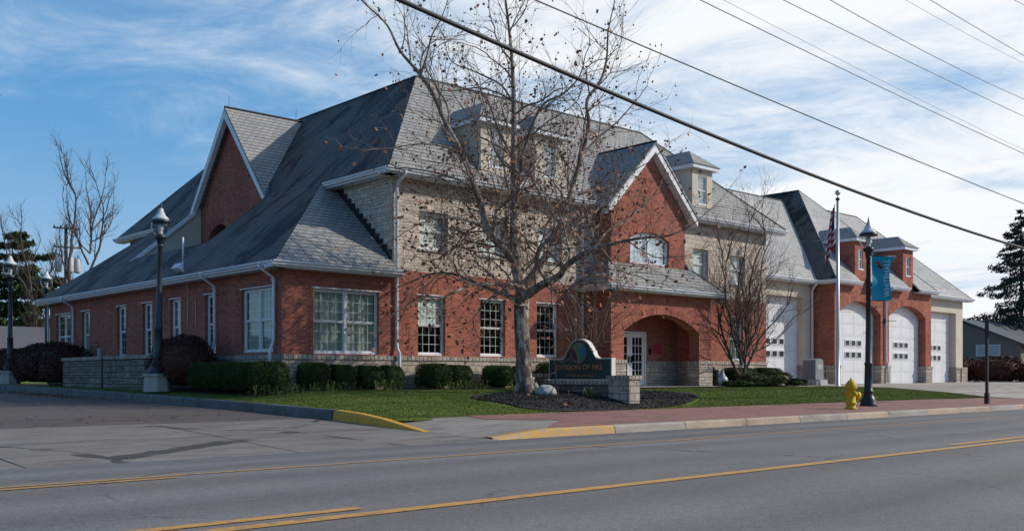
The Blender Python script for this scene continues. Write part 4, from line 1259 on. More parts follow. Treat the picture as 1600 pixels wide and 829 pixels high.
# main limbs of the street tree: (x, y, z, radius)
LIMBS = {
 'trunk': [(19.97, 21.31, 0.61, 0.321), (19.92, 21.35, 1.02, 0.255), (19.91, 21.36, 1.59, 0.23), (19.87, 21.4, 2.53, 0.217), (19.87, 21.4, 3.29, 0.226), (19.9, 21.37, 3.76, 0.207)],
 'A': [(19.87, 21.4, 3.44, 0.17), (19.77, 21.49, 4.23, 0.151), (19.78, 21.64, 5.0, 0.133), (19.86, 21.72, 6.16, 0.114), (19.93, 21.81, 7.51, 0.095), (20.01, 21.89, 8.88, 0.077), (20.14, 22.09, 10.29, 0.058), (20.08, 22.14, 11.26, 0.046), (20.06, 22.32, 12.46, 0.035), (19.94, 22.42, 13.62, 0.023)],
 'B': [(19.83, 21.44, 3.57, 0.132), (19.49, 21.43, 4.49, 0.112), (18.79, 21.6, 5.28, 0.102), (18.3, 21.59, 6.32, 0.091), (17.84, 21.69, 7.37, 0.076), (17.41, 21.93, 8.25, 0.065), (17.11, 22.05, 8.94, 0.058), (16.83, 22.3, 9.53, 0.05), (16.34, 22.59, 10.16, 0.039), (15.94, 22.64, 10.79, 0.03), (15.48, 22.91, 11.28, 0.023), (15.09, 23.26, 11.78, 0.018)],
 'B2': [(16.83, 22.3, 9.53, 0.04), (16.82, 22.0, 9.98, 0.03), (16.86, 21.81, 10.52, 0.023), (16.91, 21.45, 10.89, 0.016)],
 'C': [(19.94, 21.34, 3.72, 0.132), (20.5, 21.29, 4.38, 0.115), (21.01, 21.29, 5.02, 0.097), (21.71, 21.28, 6.47, 0.078), (22.18, 21.16, 7.9, 0.069), (22.51, 21.17, 8.86, 0.056), (22.55, 21.29, 9.67, 0.052), (22.94, 21.09, 10.28, 0.044), (23.18, 21.03, 11.08, 0.034), (23.21, 21.0, 11.89, 0.026), (23.44, 20.94, 12.84, 0.018)],
 'D': [(19.97, 21.31, 3.44, 0.141), (20.02, 20.8, 3.69, 0.121), (20.03, 20.01, 3.93, 0.1), (20.06, 19.67, 4.25, 0.087), (20.24, 18.89, 4.61, 0.064), (20.51, 18.33, 4.74, 0.049), (20.86, 17.7, 4.85, 0.037), (21.26, 17.02, 4.89, 0.024), (21.62, 16.54, 5.15, 0.016)],
 'E': [(20.02, 21.26, 3.55, 0.075), (19.47, 21.14, 3.7, 0.059), (18.55, 21.04, 3.67, 0.053), (17.72, 21.02, 3.62, 0.044), (17.08, 20.99, 3.4, 0.037), (16.49, 21.05, 3.17, 0.028), (15.84, 21.18, 3.11, 0.02), (15.46, 21.37, 2.83, 0.014)],
 'Fl': [(19.77, 21.49, 3.33, 0.085), (19.68, 22.04, 3.54, 0.069), (19.67, 22.82, 3.79, 0.058), (19.57, 23.54, 4.06, 0.047), (19.4, 24.16, 4.28, 0.04), (19.07, 24.77, 4.28, 0.03), (18.73, 25.39, 4.04, 0.022), (18.42, 25.83, 3.83, 0.014)],
 'G': [(20.0, 20.51, 3.87, 0.067), (19.65, 20.51, 4.29, 0.053), (19.58, 20.26, 4.76, 0.045), (19.72, 19.98, 5.05, 0.036), (19.69, 19.85, 5.5, 0.027), (19.47, 19.89, 5.97, 0.018)],
 'H': [(19.9, 21.68, 6.16, 0.061), (19.71, 21.23, 7.29, 0.052), (19.68, 20.79, 8.27, 0.043), (19.72, 20.29, 8.85, 0.035), (19.93, 19.79, 9.04, 0.027), (20.13, 19.3, 9.47, 0.02), (20.17, 19.1, 10.07, 0.014)],
 'I': [(20.01, 21.89, 9.17, 0.038), (20.06, 22.47, 9.88, 0.031), (19.86, 23.12, 10.31, 0.026), (19.57, 23.7, 10.64, 0.02)],
 'J': [(17.84, 21.69, 7.37, 0.036), (17.13, 21.72, 7.48, 0.029), (16.39, 21.92, 7.45, 0.021), (15.76, 22.18, 7.28, 0.016)],
 'K': [(18.3, 21.59, 6.32, 0.037), (18.18, 22.31, 6.78, 0.03), (17.85, 23.24, 7.1, 0.023), (17.49, 24.03, 7.28, 0.017)],
 'L': [(21.71, 21.28, 6.47, 0.043), (22.44, 21.24, 6.79, 0.036), (23.21, 21.0, 7.02, 0.028), (23.98, 20.61, 7.55, 0.02)],
 'M': [(20.24, 18.89, 4.61, 0.043), (20.81, 18.83, 5.18, 0.034), (21.54, 18.63, 5.63, 0.026), (22.28, 18.43, 6.3, 0.018)],
 'N': [(19.93, 21.81, 7.51, 0.046), (20.07, 22.62, 8.54, 0.037), (20.15, 23.16, 9.45, 0.03), (20.08, 23.69, 10.24, 0.022)],
 'O': [(18.79, 21.6, 5.28, 0.044), (17.95, 21.59, 5.47, 0.034), (17.13, 21.72, 5.48, 0.027), (16.39, 21.92, 5.22, 0.018)],
 'P': [(19.78, 21.64, 5.0, 0.045), (19.85, 22.66, 5.01, 0.037), (19.71, 23.56, 5.22, 0.028), (19.42, 24.3, 4.99, 0.02)],
 'Q': [(22.18, 21.16, 7.9, 0.04), (22.9, 21.13, 8.54, 0.032), (23.6, 20.95, 9.13, 0.024), (24.31, 20.63, 10.0, 0.016)],
 'R': [(21.01, 21.29, 5.02, 0.05), (22.13, 21.36, 5.74, 0.04), (23.0, 21.35, 6.27, 0.03), (23.79, 21.25, 6.96, 0.02)],
}
WIRES = {'thick': [(10.14, 14.03, 7.61), (16.53, 14.03, 6.96), (37.78, 14.01, 5.68)], 'second': [(15.25, 16.0, 9.47), (24.46, 16.0, 8.98), (43.17, 16.01, 8.18)], 'a': [(27.67, 20.79, 13.97), (39.07, 21.23, 13.8), (58.05, 21.53, 13.39)], 'b': [(29.78, 18.87, 13.97), (40.62, 19.82, 14.45), (54.88, 20.35, 14.67)], 'c': [(27.32, 15.7, 12.46), (35.14, 16.69, 12.98), (48.55, 18.01, 13.91)], 'd': [(25.63, 11.83, 10.94), (30.59, 12.72, 11.62), (35.88, 13.31, 12.06)], 'e': [(38.68, 18.88, 16.24), (46.46, 19.91, 17.03), (56.99, 21.14, 18.09)], 'f': [(36.56, 26.22, 17.76), (48.37, 26.28, 17.22), (68.84, 26.58, 16.62)], 'g': [(25.15, 9.56, 10.19), (26.29, 9.87, 10.5), (27.44, 10.18, 10.81)]}
# ------------------------------------------------------------------ foliage and tree tools
def np_mesh(name, verts, faces, mats, origin=None, parent=None, mi=None, smooth=False):
    verts = np.asarray(verts, dtype=np.float64).reshape(-1, 3)
    faces = np.asarray(faces, dtype=np.int64)
    if origin is not None: verts = verts - np.array(origin)
    elif parent is not None:
        verts = verts - np.array(root_offset(parent))
    me = bpy.data.meshes.new(name)
    k = faces.shape[1]; n = len(faces)
    me.vertices.add(len(verts)); me.vertices.foreach_set('co', verts.ravel())
    me.loops.add(n * k); me.loops.foreach_set('vertex_index', faces.ravel().astype(np.int32))
    me.polygons.add(n); me.polygons.foreach_set('loop_start', np.arange(0, n * k, k, dtype=np.int32))
    me.polygons.foreach_set('loop_total', np.full(n, k, dtype=np.int32))
    if smooth: me.polygons.foreach_set('use_smooth', np.ones(n, dtype=bool))
    for m in ([mats] if isinstance(mats, str) else mats): me.materials.append(MATS[m])
    if mi is not None: me.polygons.foreach_set('material_index', np.asarray(mi, dtype=np.int32))
    me.update(calc_edges=True)
    o = bpy.data.objects.new(name, me); COL.objects.link(o)
    if origin is not None: o.location = origin
    if parent is not None: o.parent = parent
    return o
def leaf_quads(pts, size, rs, aspect=.6, updir=None, jit=.35, droop=0):
    """one small folded quad per point, random orientation"""
    pts = np.asarray(pts); n = len(pts)
    a = rs.normal(size=(n, 3)); a /= np.linalg.norm(a, axis=1)[:, None]
    if updir is not None:
        a = a * jit + np.asarray(updir); a /= np.linalg.norm(a, axis=1)[:, None]
    b = rs.normal(size=(n, 3)); b -= (a * b).sum(1)[:, None] * a; b /= np.linalg.norm(b, axis=1)[:, None]
    s = size * (0.6 + 0.8 * rs.rand(n))[:, None]
    u = a * s; v = b * s * aspect
    vs = np.stack([pts - u, pts + v * .9 - u * .1, pts + u, pts - v], 1).reshape(-1, 3)
    return vs, np.arange(4 * n).reshape(n, 4)
def tubes_np(segs, nside):
    """segs: list of (p0, p1, r0, r1) -> arrays of open tapered tubes"""
    A = np.array([s_[0] for s_ in segs]); B = np.array([s_[1] for s_ in segs])
    r0 = np.array([s_[2] for s_ in segs]); r1 = np.array([s_[3] for s_ in segs])
    t = B - A; t /= (np.linalg.norm(t, axis=1)[:, None] + 1e-9)
    ref = np.where(np.abs(t[:, 2:3]) < .9, np.array([[0, 0, 1.]]), np.array([[1., 0, 0]]))
    u = np.cross(t, ref); u /= np.linalg.norm(u, axis=1)[:, None]; w_ = np.cross(t, u)
    n = len(segs); vs = np.empty((n, 2 * nside, 3))
    for k in range(nside):
        a = 2 * math.pi * k / nside
        d = u * math.cos(a) + w_ * math.sin(a)
        vs[:, k] = A + d * r0[:, None]; vs[:, nside + k] = B + d * r1[:, None]
    f = []
    for k in range(nside):
        j = (k + 1) % nside
        f.append([k, j, nside + j, nside + k])
    f = np.array(f)[None] + (np.arange(n) * 2 * nside)[:, None, None]
    return vs.reshape(-1, 3), f.reshape(-1, 4)
class Grow:
    def __init__(s, seed, minr=.004, ratio=.62, up=.25, wig=.22, step=.35, lenk=26, spread=(.5, 1.1), every=(.35, .8)):
        s.r = random.Random(seed); s.segs = []; s.tips = []; s.fine = []
        s.minr, s.ratio, s.up, s.wig, s.step, s.lenk, s.spread, s.every = minr, ratio, up, wig, step, lenk, spread, every
    def side(s, d, ang):
        r = s.r
        while True:
            q = Vector((r.gauss(0, 1), r.gauss(0, 1), r.gauss(0, 1) + s.up))
            q = q - d * q.dot(d)
            if q.length > .3: break
        q.normalize()
        return (d * math.cos(ang) + q * math.sin(ang)).normalized()
    def branch(s, p, d, rad, depth, length=None):
        r = s.r
        L = length or rad * s.lenk * 10 * r.uniform(.7, 1.2) + .25
        n = max(2, int(L / s.step)); st = L / n
        nxt = r.uniform(*s.every) * L / 4
        dist = 0
        for i in range(n):
            d = (d + Vector((r.gauss(0, s.wig), r.gauss(0, s.wig), r.gauss(0, s.wig) + s.up * .18))).normalized()
            q = p + d * st
            ra = rad * (1 - .75 * i / n); rb = rad * (1 - .75 * (i + 1) / n)
            (s.segs if ra > .012 else s.fine).append((tuple(p), tuple(q), ra, rb))
            dist += st
            if dist > nxt and ra * s.ratio > s.minr and depth > 0:
                s.branch(q, s.side(d, r.uniform(*s.spread)), max(s.minr, ra * s.ratio * r.uniform(.75, 1.0)), depth - 1)
                nxt = dist + r.uniform(*s.every) * max(.25, L / 6)
            p = q
        s.tips.append(tuple(p))
        if depth > 0 and rad * .5 > s.minr:
            for _ in range(2): s.branch(p, s.side(d, r.uniform(.3, .7)), max(s.minr, rad * .35), depth - 1)
def limb_path(pts):
    """Catmull-Rom resample of (x, y, z, r)"""
    P_ = [Vector(p[:3]) for p in pts]; Rr = [p[3] for p in pts]
    out_ = []
    for i in range(len(P_) - 1):
        p0 = P_[max(0, i - 1)]; p1 = P_[i]; p2 = P_[i + 1]; p3 = P_[min(len(P_) - 1, i + 2)]
        for k in range(4):
            t = k / 4
            out_.append((.5 * ((2 * p1) + (p2 - p0) * t + (2 * p0 - 5 * p1 + 4 * p2 - p3) * t * t + (3 * p1 - p0 - 3 * p2 + p3) * t ** 3), Rr[i] + (Rr[i + 1] - Rr[i]) * t))
    out_.append((P_[-1], Rr[-1]))
    return out_

# ------------------------------------------------------------------ the street tree with clinging leaves and seed balls
RS = np.random.RandomState(7)
TB = (19.96, 21.3, 0.55)
tree = empty('sycamore_tree', TB, 'large bare sycamore with mottled trunk, brown leaves and seed balls, beside the station sign', 'tree')
trunk = MB(); limb = MB()
gr = Grow(11, minr=.0046, ratio=.64, up=.25, wig=.20, step=.20, lenk=8.6, spread=(.5, 1.15), every=(.35, .8))
for k, pts in LIMBS.items():
    rs_ = [(p[0], p[1], p[2], p[3]) for p in pts]
    path = limb_path(rs_)
    if k == 'trunk':
        trunk.tube([p for p, r in path], [r for p, r in path], 18)
        for a in range(5):
            an = a * 1.26 + .4
            trunk.tube([(TB[0] + .12 * math.cos(an), TB[1] + .12 * math.sin(an), 1.0), (TB[0] + .30 * math.cos(an), TB[1] + .30 * math.sin(an), .62), (TB[0] + .46 * math.cos(an), TB[1] + .46 * math.sin(an), .45)], [.14, .12, .05], 8)
        continue
    limb.tube([p for p, r in path], [max(r, .008) for p, r in path], 10 if path[0][1] > .05 else 7)
    tot = 0; nxt = .4 if k in 'ABCD' and len(k) == 1 else .2
    for i in range(1, len(path)):
        d = (path[i][0] - path[i - 1][0]); tot += d.length; d.normalize()
        rr = path[i][1]
        if tot > nxt:
            ang = gr.r.uniform(.55, 1.15)
            rad = min(.034, max(.012, rr * .52 * gr.r.uniform(.6, 1.15)))
            gr.branch(path[i][0], gr.side(d, ang), rad, 3)
            nxt = tot + gr.r.uniform(.16, .40)
    gr.branch(path[-1][0], d, max(.01, path[-1][1]), 3)
trunk.build('trunk', 'bark_sycamore', tree, uv=False, recalc=False)
limb.build('limbs', 'bark_sycamore', tree, uv=False, recalc=False)
v1, f1 = tubes_np(gr.segs, 5)
np_mesh('branches', v1, f1, 'bark_sycamore', parent=tree, smooth=True)
v2, f2 = tubes_np(gr.fine, 3)
np_mesh('twigs', v2, f2, 'twig_pale', parent=tree, smooth=True)
print('sycamore segs', len(gr.segs), len(gr.fine), len(gr.tips))
tips = np.array(gr.tips)
# leaves cling more on the lower crown
low = tips[:, 2]
pr = np.clip(1.15 - (low - 3.0) / 7.5, .20, 1)
sel = RS.rand(len(tips)) < pr * 1.0
lp = tips[sel] + RS.normal(scale=.05, size=(sel.sum(), 3)) - [0, 0, .05]
v, f = leaf_quads(lp, .058, RS, .8)
np_mesh('leaves', v, f, 'leaf_dead', parent=tree)
sel2 = np.where((RS.rand(len(tips)) < .40) & (tips[:, 2] > 5.5))[0]
bb = MB(); 
for i in RS.permutation(sel2)[:800]:
    x, y, z = tips[i]; L = .10 + .07 * RS.rand()
    bb.ball((x, y, z - L), .027, 6)
    bb.tube([(x, y, z), (x, y, z - L)], .002, 3, cap=False)
o = bb.build('seed_balls', 'ball_brown', tree, uv=False, recalc=False); o['kind'] = 'stuff'

# ------------------------------------------------------------------ smaller bare trees
def small_tree(name, base, stems, label, cat, seed, mat, H, group=None, minr=.004, depth=4, lenk=8, up=.45, fine_mat=None, spread=(.35, .8), every=(.5, 1.0), balls=0, wig=.13):
    t = empty(name, base, label, cat, group)
    g = Grow(seed, minr=minr, ratio=.66, up=up, wig=wig, step=.28, lenk=lenk, spread=spread, every=every)
    for (dx, dy, dz, rad, L, o_) in stems:
        g.branch(Vector(base) + Vector(o_), Vector((dx, dy, dz)).normalized(), rad, depth, L)
    v, f = tubes_np(g.segs, 7); np_mesh('trunk', v, f, mat, parent=t, smooth=True)
    v, f = tubes_np(g.fine, 3); np_mesh('twigs', v, f, fine_mat or mat, parent=t, smooth=True)
    if balls:
        tp = np.array(g.tips); k = RS.choice(len(tp), min(balls, len(tp)), replace=False)
        v, f = leaf_quads(tp[k], .04, RS, .8); np_mesh('leaves', v, f, 'leaf_dead', parent=t)
    print(name, len(g.segs), len(g.fine))
    return t
z0 = (0, 0, 0)
small_tree('crabapple_tree', (35.15, 24.3, .6), [(.05, 0, 1, .105, 1.3, z0)] + [(-.30, .05, 1, .064, 5.0, (.02, 0, .95)), (.12, -.12, 1, .068, 5.8, (.04, 0, 1.0)), (.95, -.1, .85, .062, 4.4, (.05, 0, 1.05)), (.50, .2, 1, .058, 5.2, (.05, 0, 1.1)), (-.08, .2, 1, .058, 5.9, (.03, .02, 1.1)), (.9, -.35, .6, .042, 3.4, (.05, 0, 1.2))],
           'bare vase shaped small tree with dark bark among low shrubs right of the porch', 'tree', 5, 'crabapple_bark', 6.5, lenk=7.2, depth=4, every=(.34, .65), spread=(.4, .85), up=.35)
small_tree('redbud_tree', (23.9, 22.9, .58), [(-.35, .1, 1, .045, 3.3, z0), (-.12, 0, 1, .05, 3.8, z0), (.22, -.1, 1, .05, 3.6, z0), (.62, -.25, 1, .048, 3.6, z0), (.42, .1, 1, .04, 3.4, z0), (-.6, -.15, 1, .03, 2.6, (0, 0, .3))],
           'bare small tree with several thin stems fanning up behind the station sign', 'tree', 9, 'twig_pale', 5, lenk=6.0, depth=3, every=(.5, 1.0), balls=60)
# far bare trees at the left
small_tree('bare_tree', (30.4, 87.7, .6), [(.05, 0, 1, .21, 16.5, z0), (-.45, .1, 1, .09, 7, (.1, 0, 10)), (.62, 0, 1, .11, 8.0, (.2, 0, 9.5)), (.3, .3, 1, .09, 7.5, (.2, 0, 11)), (-.9, 0, .6, .06, 5.5, (.2, 0, 11)), (1, 0, .5, .06, 5.5, (.3, 0, 12)), (-.2, -.2, 1, .07, 6, (.3, 0, 12.5)), (.9, .2, .9, .06, 5, (.4, 0, 13))],
           'tall bare tree with a broad forked crown behind the left end of the roof', 'tree', 21, 'twig_far', 18, 'bare trees behind the station', minr=.010, depth=4, lenk=4.6, up=.5, wig=.075, spread=(.4, .9), every=(.4, .8))
small_tree('bare_tree', (31.5, 100.8, .6), [(-.25, 0, 1, .2, 10.5, z0), (-.5, .1, 1, .14, 7, (-1.6, 0, 7.5)), (.15, .2, 1, .12, 6.5, (-1.8, 0, 8.5)), (.9, 0, .7, .07, 4, (-1.2, 0, 4.8))],
           'leaning bare tree behind the pale lamp globe at the far left', 'tree', 33, 'twig_far', 16, 'bare trees behind the station', minr=.010, depth=4, lenk=4.6, up=.5, wig=.075, spread=(.4, .9), every=(.4, .8))
small_tree('bare_tree', (62, 112, .6), [(.05, 0, 1, .4, 18.5, z0), (-.3, 0, 1, .14, 7, (0, 0, 14)), (.35, 0, 1, .14, 7, (.2, 0, 14.5))],
           'bare treetop just showing above the left roof slope', 'tree', 41, 'twig_far', 20, 'bare trees behind the station', minr=.012, depth=4, lenk=3.2, up=.5, wig=.075)
small_tree('bare_tree', (108, 62, .5), [(0, 0, 1, .22, 6, z0), (.3, 0, 1, .12, 5, (0, 0, 5)), (-.4, .1, 1, .12, 5, (0, 0, 4.5))],
           'small bare tree between the last garage and the dark spruce', 'tree', 43, 'twig_pale', 10, minr=.010, depth=3, lenk=3.6)
small_tree('bare_tree', (67.5, 31.5, .45), [(-.3, 0, 1, .05, 3.2, z0), (.1, 0, 1, .05, 3.4, z0), (.4, .1, 1, .045, 3.0, z0)],
           'spindly bare shrub-like tree beside the right end of the garages', 'tree', 47, 'twig_pale', 5, minr=.006, depth=3, lenk=5)

def conifer(name, base, H, Rb, label, seed, mat, z_lo, nwh, dens, droop=.18, taper=1.0, leafs=.28, group=None, gap=0.1):
    rs = np.random.RandomState(seed)
    t = empty(name, base, label, 'tree', group)
    mb = MB(); mb.tube([(base[0], base[1], base[2]), (base[0] + .1, base[1], base[2] + H * .5), (base[0], base[1], base[2] + H * .98)], [H * .018, H * .011, .03], 8); mb.build('trunk', 'trunk_dark', t, uv=False, recalc=False)
    segs = []; pts = []; ups = []
    for i in range(nwh):
        fz = (i + rs.rand() * .6) / nwh
        z = base[2] + z_lo + (H - z_lo) * fz
        Rz = Rb * (1 - fz) ** taper
        nb = rs.randint(5, 8)
        for k in range(nb):
            a = rs.rand() * 2 * math.pi
            L = max(.35, Rz * rs.uniform(.62, 1.12))
            if rs.rand() < gap: L *= .5
            d = np.array([math.cos(a), math.sin(a), 0])
            tip = np.array([base[0], base[1], z]) + d * L + [0, 0, -droop * L * rs.uniform(.5, 1.6) + L * .12]
            p0 = np.array([base[0], base[1], z]); mid = (p0 + tip) / 2 + [0, 0, -.06 * L]
            segs += [(tuple(p0), tuple(mid), .035 + L * .006, .025), (tuple(mid), tuple(tip), .025, .01)]
            m = int(dens * L) + 3
            tt = rs.rand(m) ** .6
            q = np.where((tt < .5)[:, None], p0 + (mid - p0) * (tt * 2)[:, None], mid + (tip - mid) * (tt * 2 - 1)[:, None])
            w_ = (.10 + .20 * L * (1 - tt * .55)) 
            lat = np.array([-d[1], d[0], 0])
            q = q + lat * (rs.normal(size=m) * w_ * .55)[:, None] + np.stack([np.zeros(m), np.zeros(m), rs.normal(size=m) * .09 * (1 + L * .12) - .08], 1)
            pts.append(q)
            ups.append(np.tile(d * .8 + [0, 0, -.35], (m, 1)))
    v, f = tubes_np(segs, 4); np_mesh('branches', v, f, 'trunk_dark', parent=t)
    v, f = leaf_quads(np.concatenate(pts), leafs, rs, .28, np.concatenate(ups), .75)
    np_mesh('foliage', v, f, mat, parent=t)
    return t
conifer('spruce_tree', (106.0, 39.6, .4), 17.7, 7.0, 'tall dark spruce with drooping tiers behind the house at the right edge', 3, 'spruce', 3.0, 30, 30, droop=.34, taper=.78, leafs=.22, gap=.42)
conifer('pine_tree', (33.0, 118.6, .6), 16.4, 8.2, 'broad green pine with layered limbs at the far left edge', 6, 'pine', 3.0, 13, 60, droop=.02, taper=.45, leafs=.42, gap=.3)
conifer('pine_tree', (52.0, 110.0, .6), 9.5, 4.6, 'low dark pine peeking over the left end of the roof', 8, 'pine', 1.0, 11, 40, droop=.02, taper=.6, leafs=.4, gap=.2)

def clump_row(name, x0, y0, x1, y1, h, depth, n, mat, seed, leaf=.5):
    rs = np.random.RandomState(seed); pts = []
    m = 26
    for i in range(m):
        t_ = (i + rs.rand()) / m
        c = np.array([x0 + (x1 - x0) * t_ + rs.normal() * 2, y0 + (y1 - y0) * t_ + rs.normal() * depth * .3, h * rs.uniform(.35, .62)])
        k = n // m
        d = rs.normal(size=(k, 3)); d /= np.linalg.norm(d, axis=1)[:, None]
        rr = rs.rand(k) ** .35
        pts.append(c + d * rr[:, None] * [h * .6, depth * .5, h * .48])
    p = np.concatenate(pts); p[:, 2] = np.abs(p[:, 2])
    v, f = leaf_quads(p, leaf, rs, .8)
    return tag(np_mesh(name, v, f, mat), kind='stuff')
clump_row('far_woodland', -40, 190, 70, 190, 11, 16, 9000, 'autumn_wood', 2, 1.0)
clump_row('far_woodland', 90, 190, 330, 60, 9, 16, 9000, 'autumn_wood', 4, 1.2)
clump_row('street_side_trees', -30, -30, 170, -34, 11, 10, 26000, 'pine', 5, .7)

# ------------------------------------------------------------------ shrubs
def shrub_mesh(name, sx, sy, sz, n, leaf, mat, seed, boxy=3.2, rough_=.06, shell=.75, loc=(0, 0, 0)):
    """super-ellipsoid crowd of leaves, uneven outline, over a dense twig core"""
    rs = np.random.RandomState(seed)
    d = rs.normal(size=(n, 3)); d /= np.linalg.norm(d, axis=1)[:, None]
    d[:, 2] = np.where(d[:, 2] < -.65, -d[:, 2], d[:, 2])
    k = (np.abs(d) ** boxy).sum(1) ** (-1 / boxy)
    ph = rs.rand(6) * 6
    wob = 1 + rough_ * (np.sin(5 * d[:, 0] + ph[0]) + np.sin(6 * d[:, 1] + ph[1]) * .8 + np.sin(7 * d[:, 2] + ph[2] + 3 * d[:, 0]) * .8)
    r = (shell + (1 - shell) * rs.rand(n) ** .5) + rs.normal(size=n) * .015
    p = d * (k * wob * r)[:, None] * [sx / 2, sy / 2, sz / 2] + [0, 0, sz / 2]
    v, f = leaf_quads(p, leaf, rs, .6)
    # core
    cn = 10; cv = []; cf = []
    for i in range(cn + 1):
        th = math.pi * i / cn
        for j in range(14):
            a = 2 * math.pi * j / 14
            dd = np.array([math.sin(th) * math.cos(a), math.sin(th) * math.sin(a), math.cos(th)])
            kk = (np.abs(dd) ** boxy).sum() ** (-1 / boxy) * .84
            cv.append(dd * kk * [sx / 2, sy / 2, sz / 2] + [0, 0, sz / 2])
    for i in range(cn):
        for j in range(14):
            a = i * 14 + j; b = i * 14 + (j + 1) % 14
            cf.append((a, a + 14, b + 14, b))
    o0 = len(v)
    V = np.concatenate([v, np.array(cv)]); F_ = np.concatenate([f, np.array(cf) + o0])
    o = np_mesh(name, V, F_, mat)
    o.location = loc
    return o
box0 = None
def boxwood(x, y, w_, h, label, d=None, seed=0, z=None):
    global box0
    if box0 is None:
        box0 = shrub_mesh('boxwood_shrub', 1, 1, 1, 11000, .020, 'boxwood', 3, 3.1, .035, .80); o = box0
    else:
        o = box0.copy(); COL.objects.link(o)
    o.location = (x, y, (land_h(x, y) if z is None else z) + .0)
    w_ *= .93 if y < 26 and x > 14.4 else 1.0; o.scale = (w_, d or w_, h); o.rotation_euler = (0, 0, .0 if d else (x * 7) % 6.28)
    return tag(o, label, 'shrub', 'clipped evergreen shrubs along the walls')
boxwood(15.15, 25.25, 1.0, .84, 'clipped round green shrub under the left half of the curtained corner window')
boxwood(16.15, 25.3, .84, .78, 'clipped green shrub under the right half of the curtained corner window')
boxwood(17.05, 25.25, .92, .76, 'clipped green shrub left of the tall downspout')
boxwood(17.95, 25.35, .82, .76, 'small clipped shrub touching the tall white downspout')
boxwood(19.55, 25.2, 1.12, .84, 'clipped green shrub below the window with the half drawn blind')
boxwood(20.62, 25.3, .95, .80, 'clipped shrub just right of the window with the half drawn blind')
boxwood(22.3, 25.2, 1.15, .80, 'wide clipped shrub left of the sycamore trunk')
boxwood(23.45, 25.35, .85, .78, 'clipped shrub half hidden by the sycamore trunk')
boxwood(24.9, 25.4, .9, .9, 'clipped shrub behind the sign, right of the sycamore trunk')
boxwood(13.62, 25.1, 1.15, .93, 'clipped hedge shrub nearest the corner on the shaded side')
boxwood(13.5, 26.15, 1.15, .92, 'second shrub of the shaded clipped hedge from the corner', 1.2)
boxwood(13.42, 27.25, 1.15, .92, 'third shrub of the shaded clipped hedge from the corner', 1.2)
boxwood(13.4, 28.3, 1.1, .9, 'last clipped shrub of the shaded hedge, beside the red bush', 1.2)
boxwood(34.3, 25.5, .8, .9, 'clipped shrub between the porch pier and the air conditioner', z=.6)
boxwood(36.0, 25.0, 1.9, .85, 'wide clipped shrub right of the small bare tree', 1.1, z=.6)
boxwood(37.7, 24.7, 1.5, .85, 'clipped shrub nearest the first garage door', 1.2, z=.6)
for (x, y, w_, d_, h, mt, lab, sd) in (
    (35.2, 23.7, 1.7, 1.0, .55, 'juniper', 'low olive green spreading shrub under the small bare tree', 1),
    (36.6, 23.6, 1.9, 1.1, .62, 'juniper', 'low brownish green spreading shrub in front of the clipped ones', 2),
    (37.7, 23.3, 1.0, .8, .34, 'juniper', 'small low shrub at the right tip of the planting bed', 4),
    (34.0, 23.6, 1.6, .9, .26, 'boxwood', 'flat green ground shrub in front of the porch pier', 5)):
    o = shrub_mesh('spreading_shrub', w_, d_, h, 5200, .035, mt, sd, 2.2, .10, .6, (x, y, land_h(x, y)))
    tag(o, lab, 'shrub')
o = shrub_mesh('barberry_bush', 1.9, 2.3, 1.75, 9000, .035, 'barberry', 12, 2.3, .08, .62, (13.35, 30.0, .62)); tag(o, 'loose dark red bush in front of the shaded wall beside the concrete lamp plinth', 'bush')
bl = ['dark red hedge bush nearest the grey stone screen wall', 'dark red hedge bush second from the grey stone wall', 'dark red hedge bush in the middle of the far left hedge', 'dark red hedge bush just right of the far lamp plinth', 'dark red hedge bush at the far end, beside the lamp plinth']
for i, (x, y) in enumerate(((13.5, 41.9), (13.3, 44.3), (13.3, 46.9), (13.5, 49.6), (13.9, 52.4))):
    o = shrub_mesh('hedge_bush', 1.8, 2.7, 1.72 - .05 * i, 5000, .05, 'barberry', 20 + i, 2.8, .06, .65, (x, y, .68)); tag(o, bl[i], 'bush', 'dark red hedge at the left')
bl = ['reddish brown hedge bush right beside the last garage', 'reddish brown hedge bush in the centre of the right hand hedge', 'dark hedge bush under the brown house, second from the right edge', 'dark hedge bush at the right edge of the picture']
for i, (x, y, w_, h, mt) in enumerate(((70.5, 30.8, 3.2, 1.95, 'barberry'), (70.8, 28.0, 3.2, 1.9, 'barberry'), (71.0, 25.2, 3.0, 1.55, 'barberry'), (71.3, 22.4, 3.2, 1.5, 'boxwood'))):
    o = shrub_mesh('hedge_bush', w_, w_, h, 6000, .06, mt, 30 + i, 2.8, .07, .65, (x, y, .45)); tag(o, bl[i], 'bush', 'hedge in front of the brown house')

# strappy plants
def tuft(x, y, n, h, spread, label, seed, mat='daylily'):
    rs = np.random.RandomState(seed); vs = []; fs = []
    z = land_h(x, y)
    for i in range(n):
        a = rs.rand() * 6.28; r0 = rs.rand() * spread * .35; L = h * rs.uniform(.3, 1.2)
        d = np.array([math.cos(a), math.sin(a), 0]); s_ = np.array([-d[1], d[0], 0]) * .007
        p = np.array([x, y, z]) + np.array([rs.normal() * 1.5, rs.normal() * .5, 0]) * spread * .35; lean = rs.uniform(.3, 1.5)
        q = p + d * L * lean * .4 + [0, 0, L * .75]; t_ = p + d * L * lean + [0, 0, L * (.95 - lean * .45)]
        k = len(vs); vs += [p - s_, p + s_, q + s_, q - s_, t_, t_ + s_ * .2]
        fs += [(k, k + 1, k + 2, k + 3), (k + 3, k + 2, k + 5, k + 4)]
    o = np_mesh('daylily_plant', vs, fs, mat, origin=(x, y, z))
    return tag(o, label, 'plant', 'strappy plants in the foundation bed')
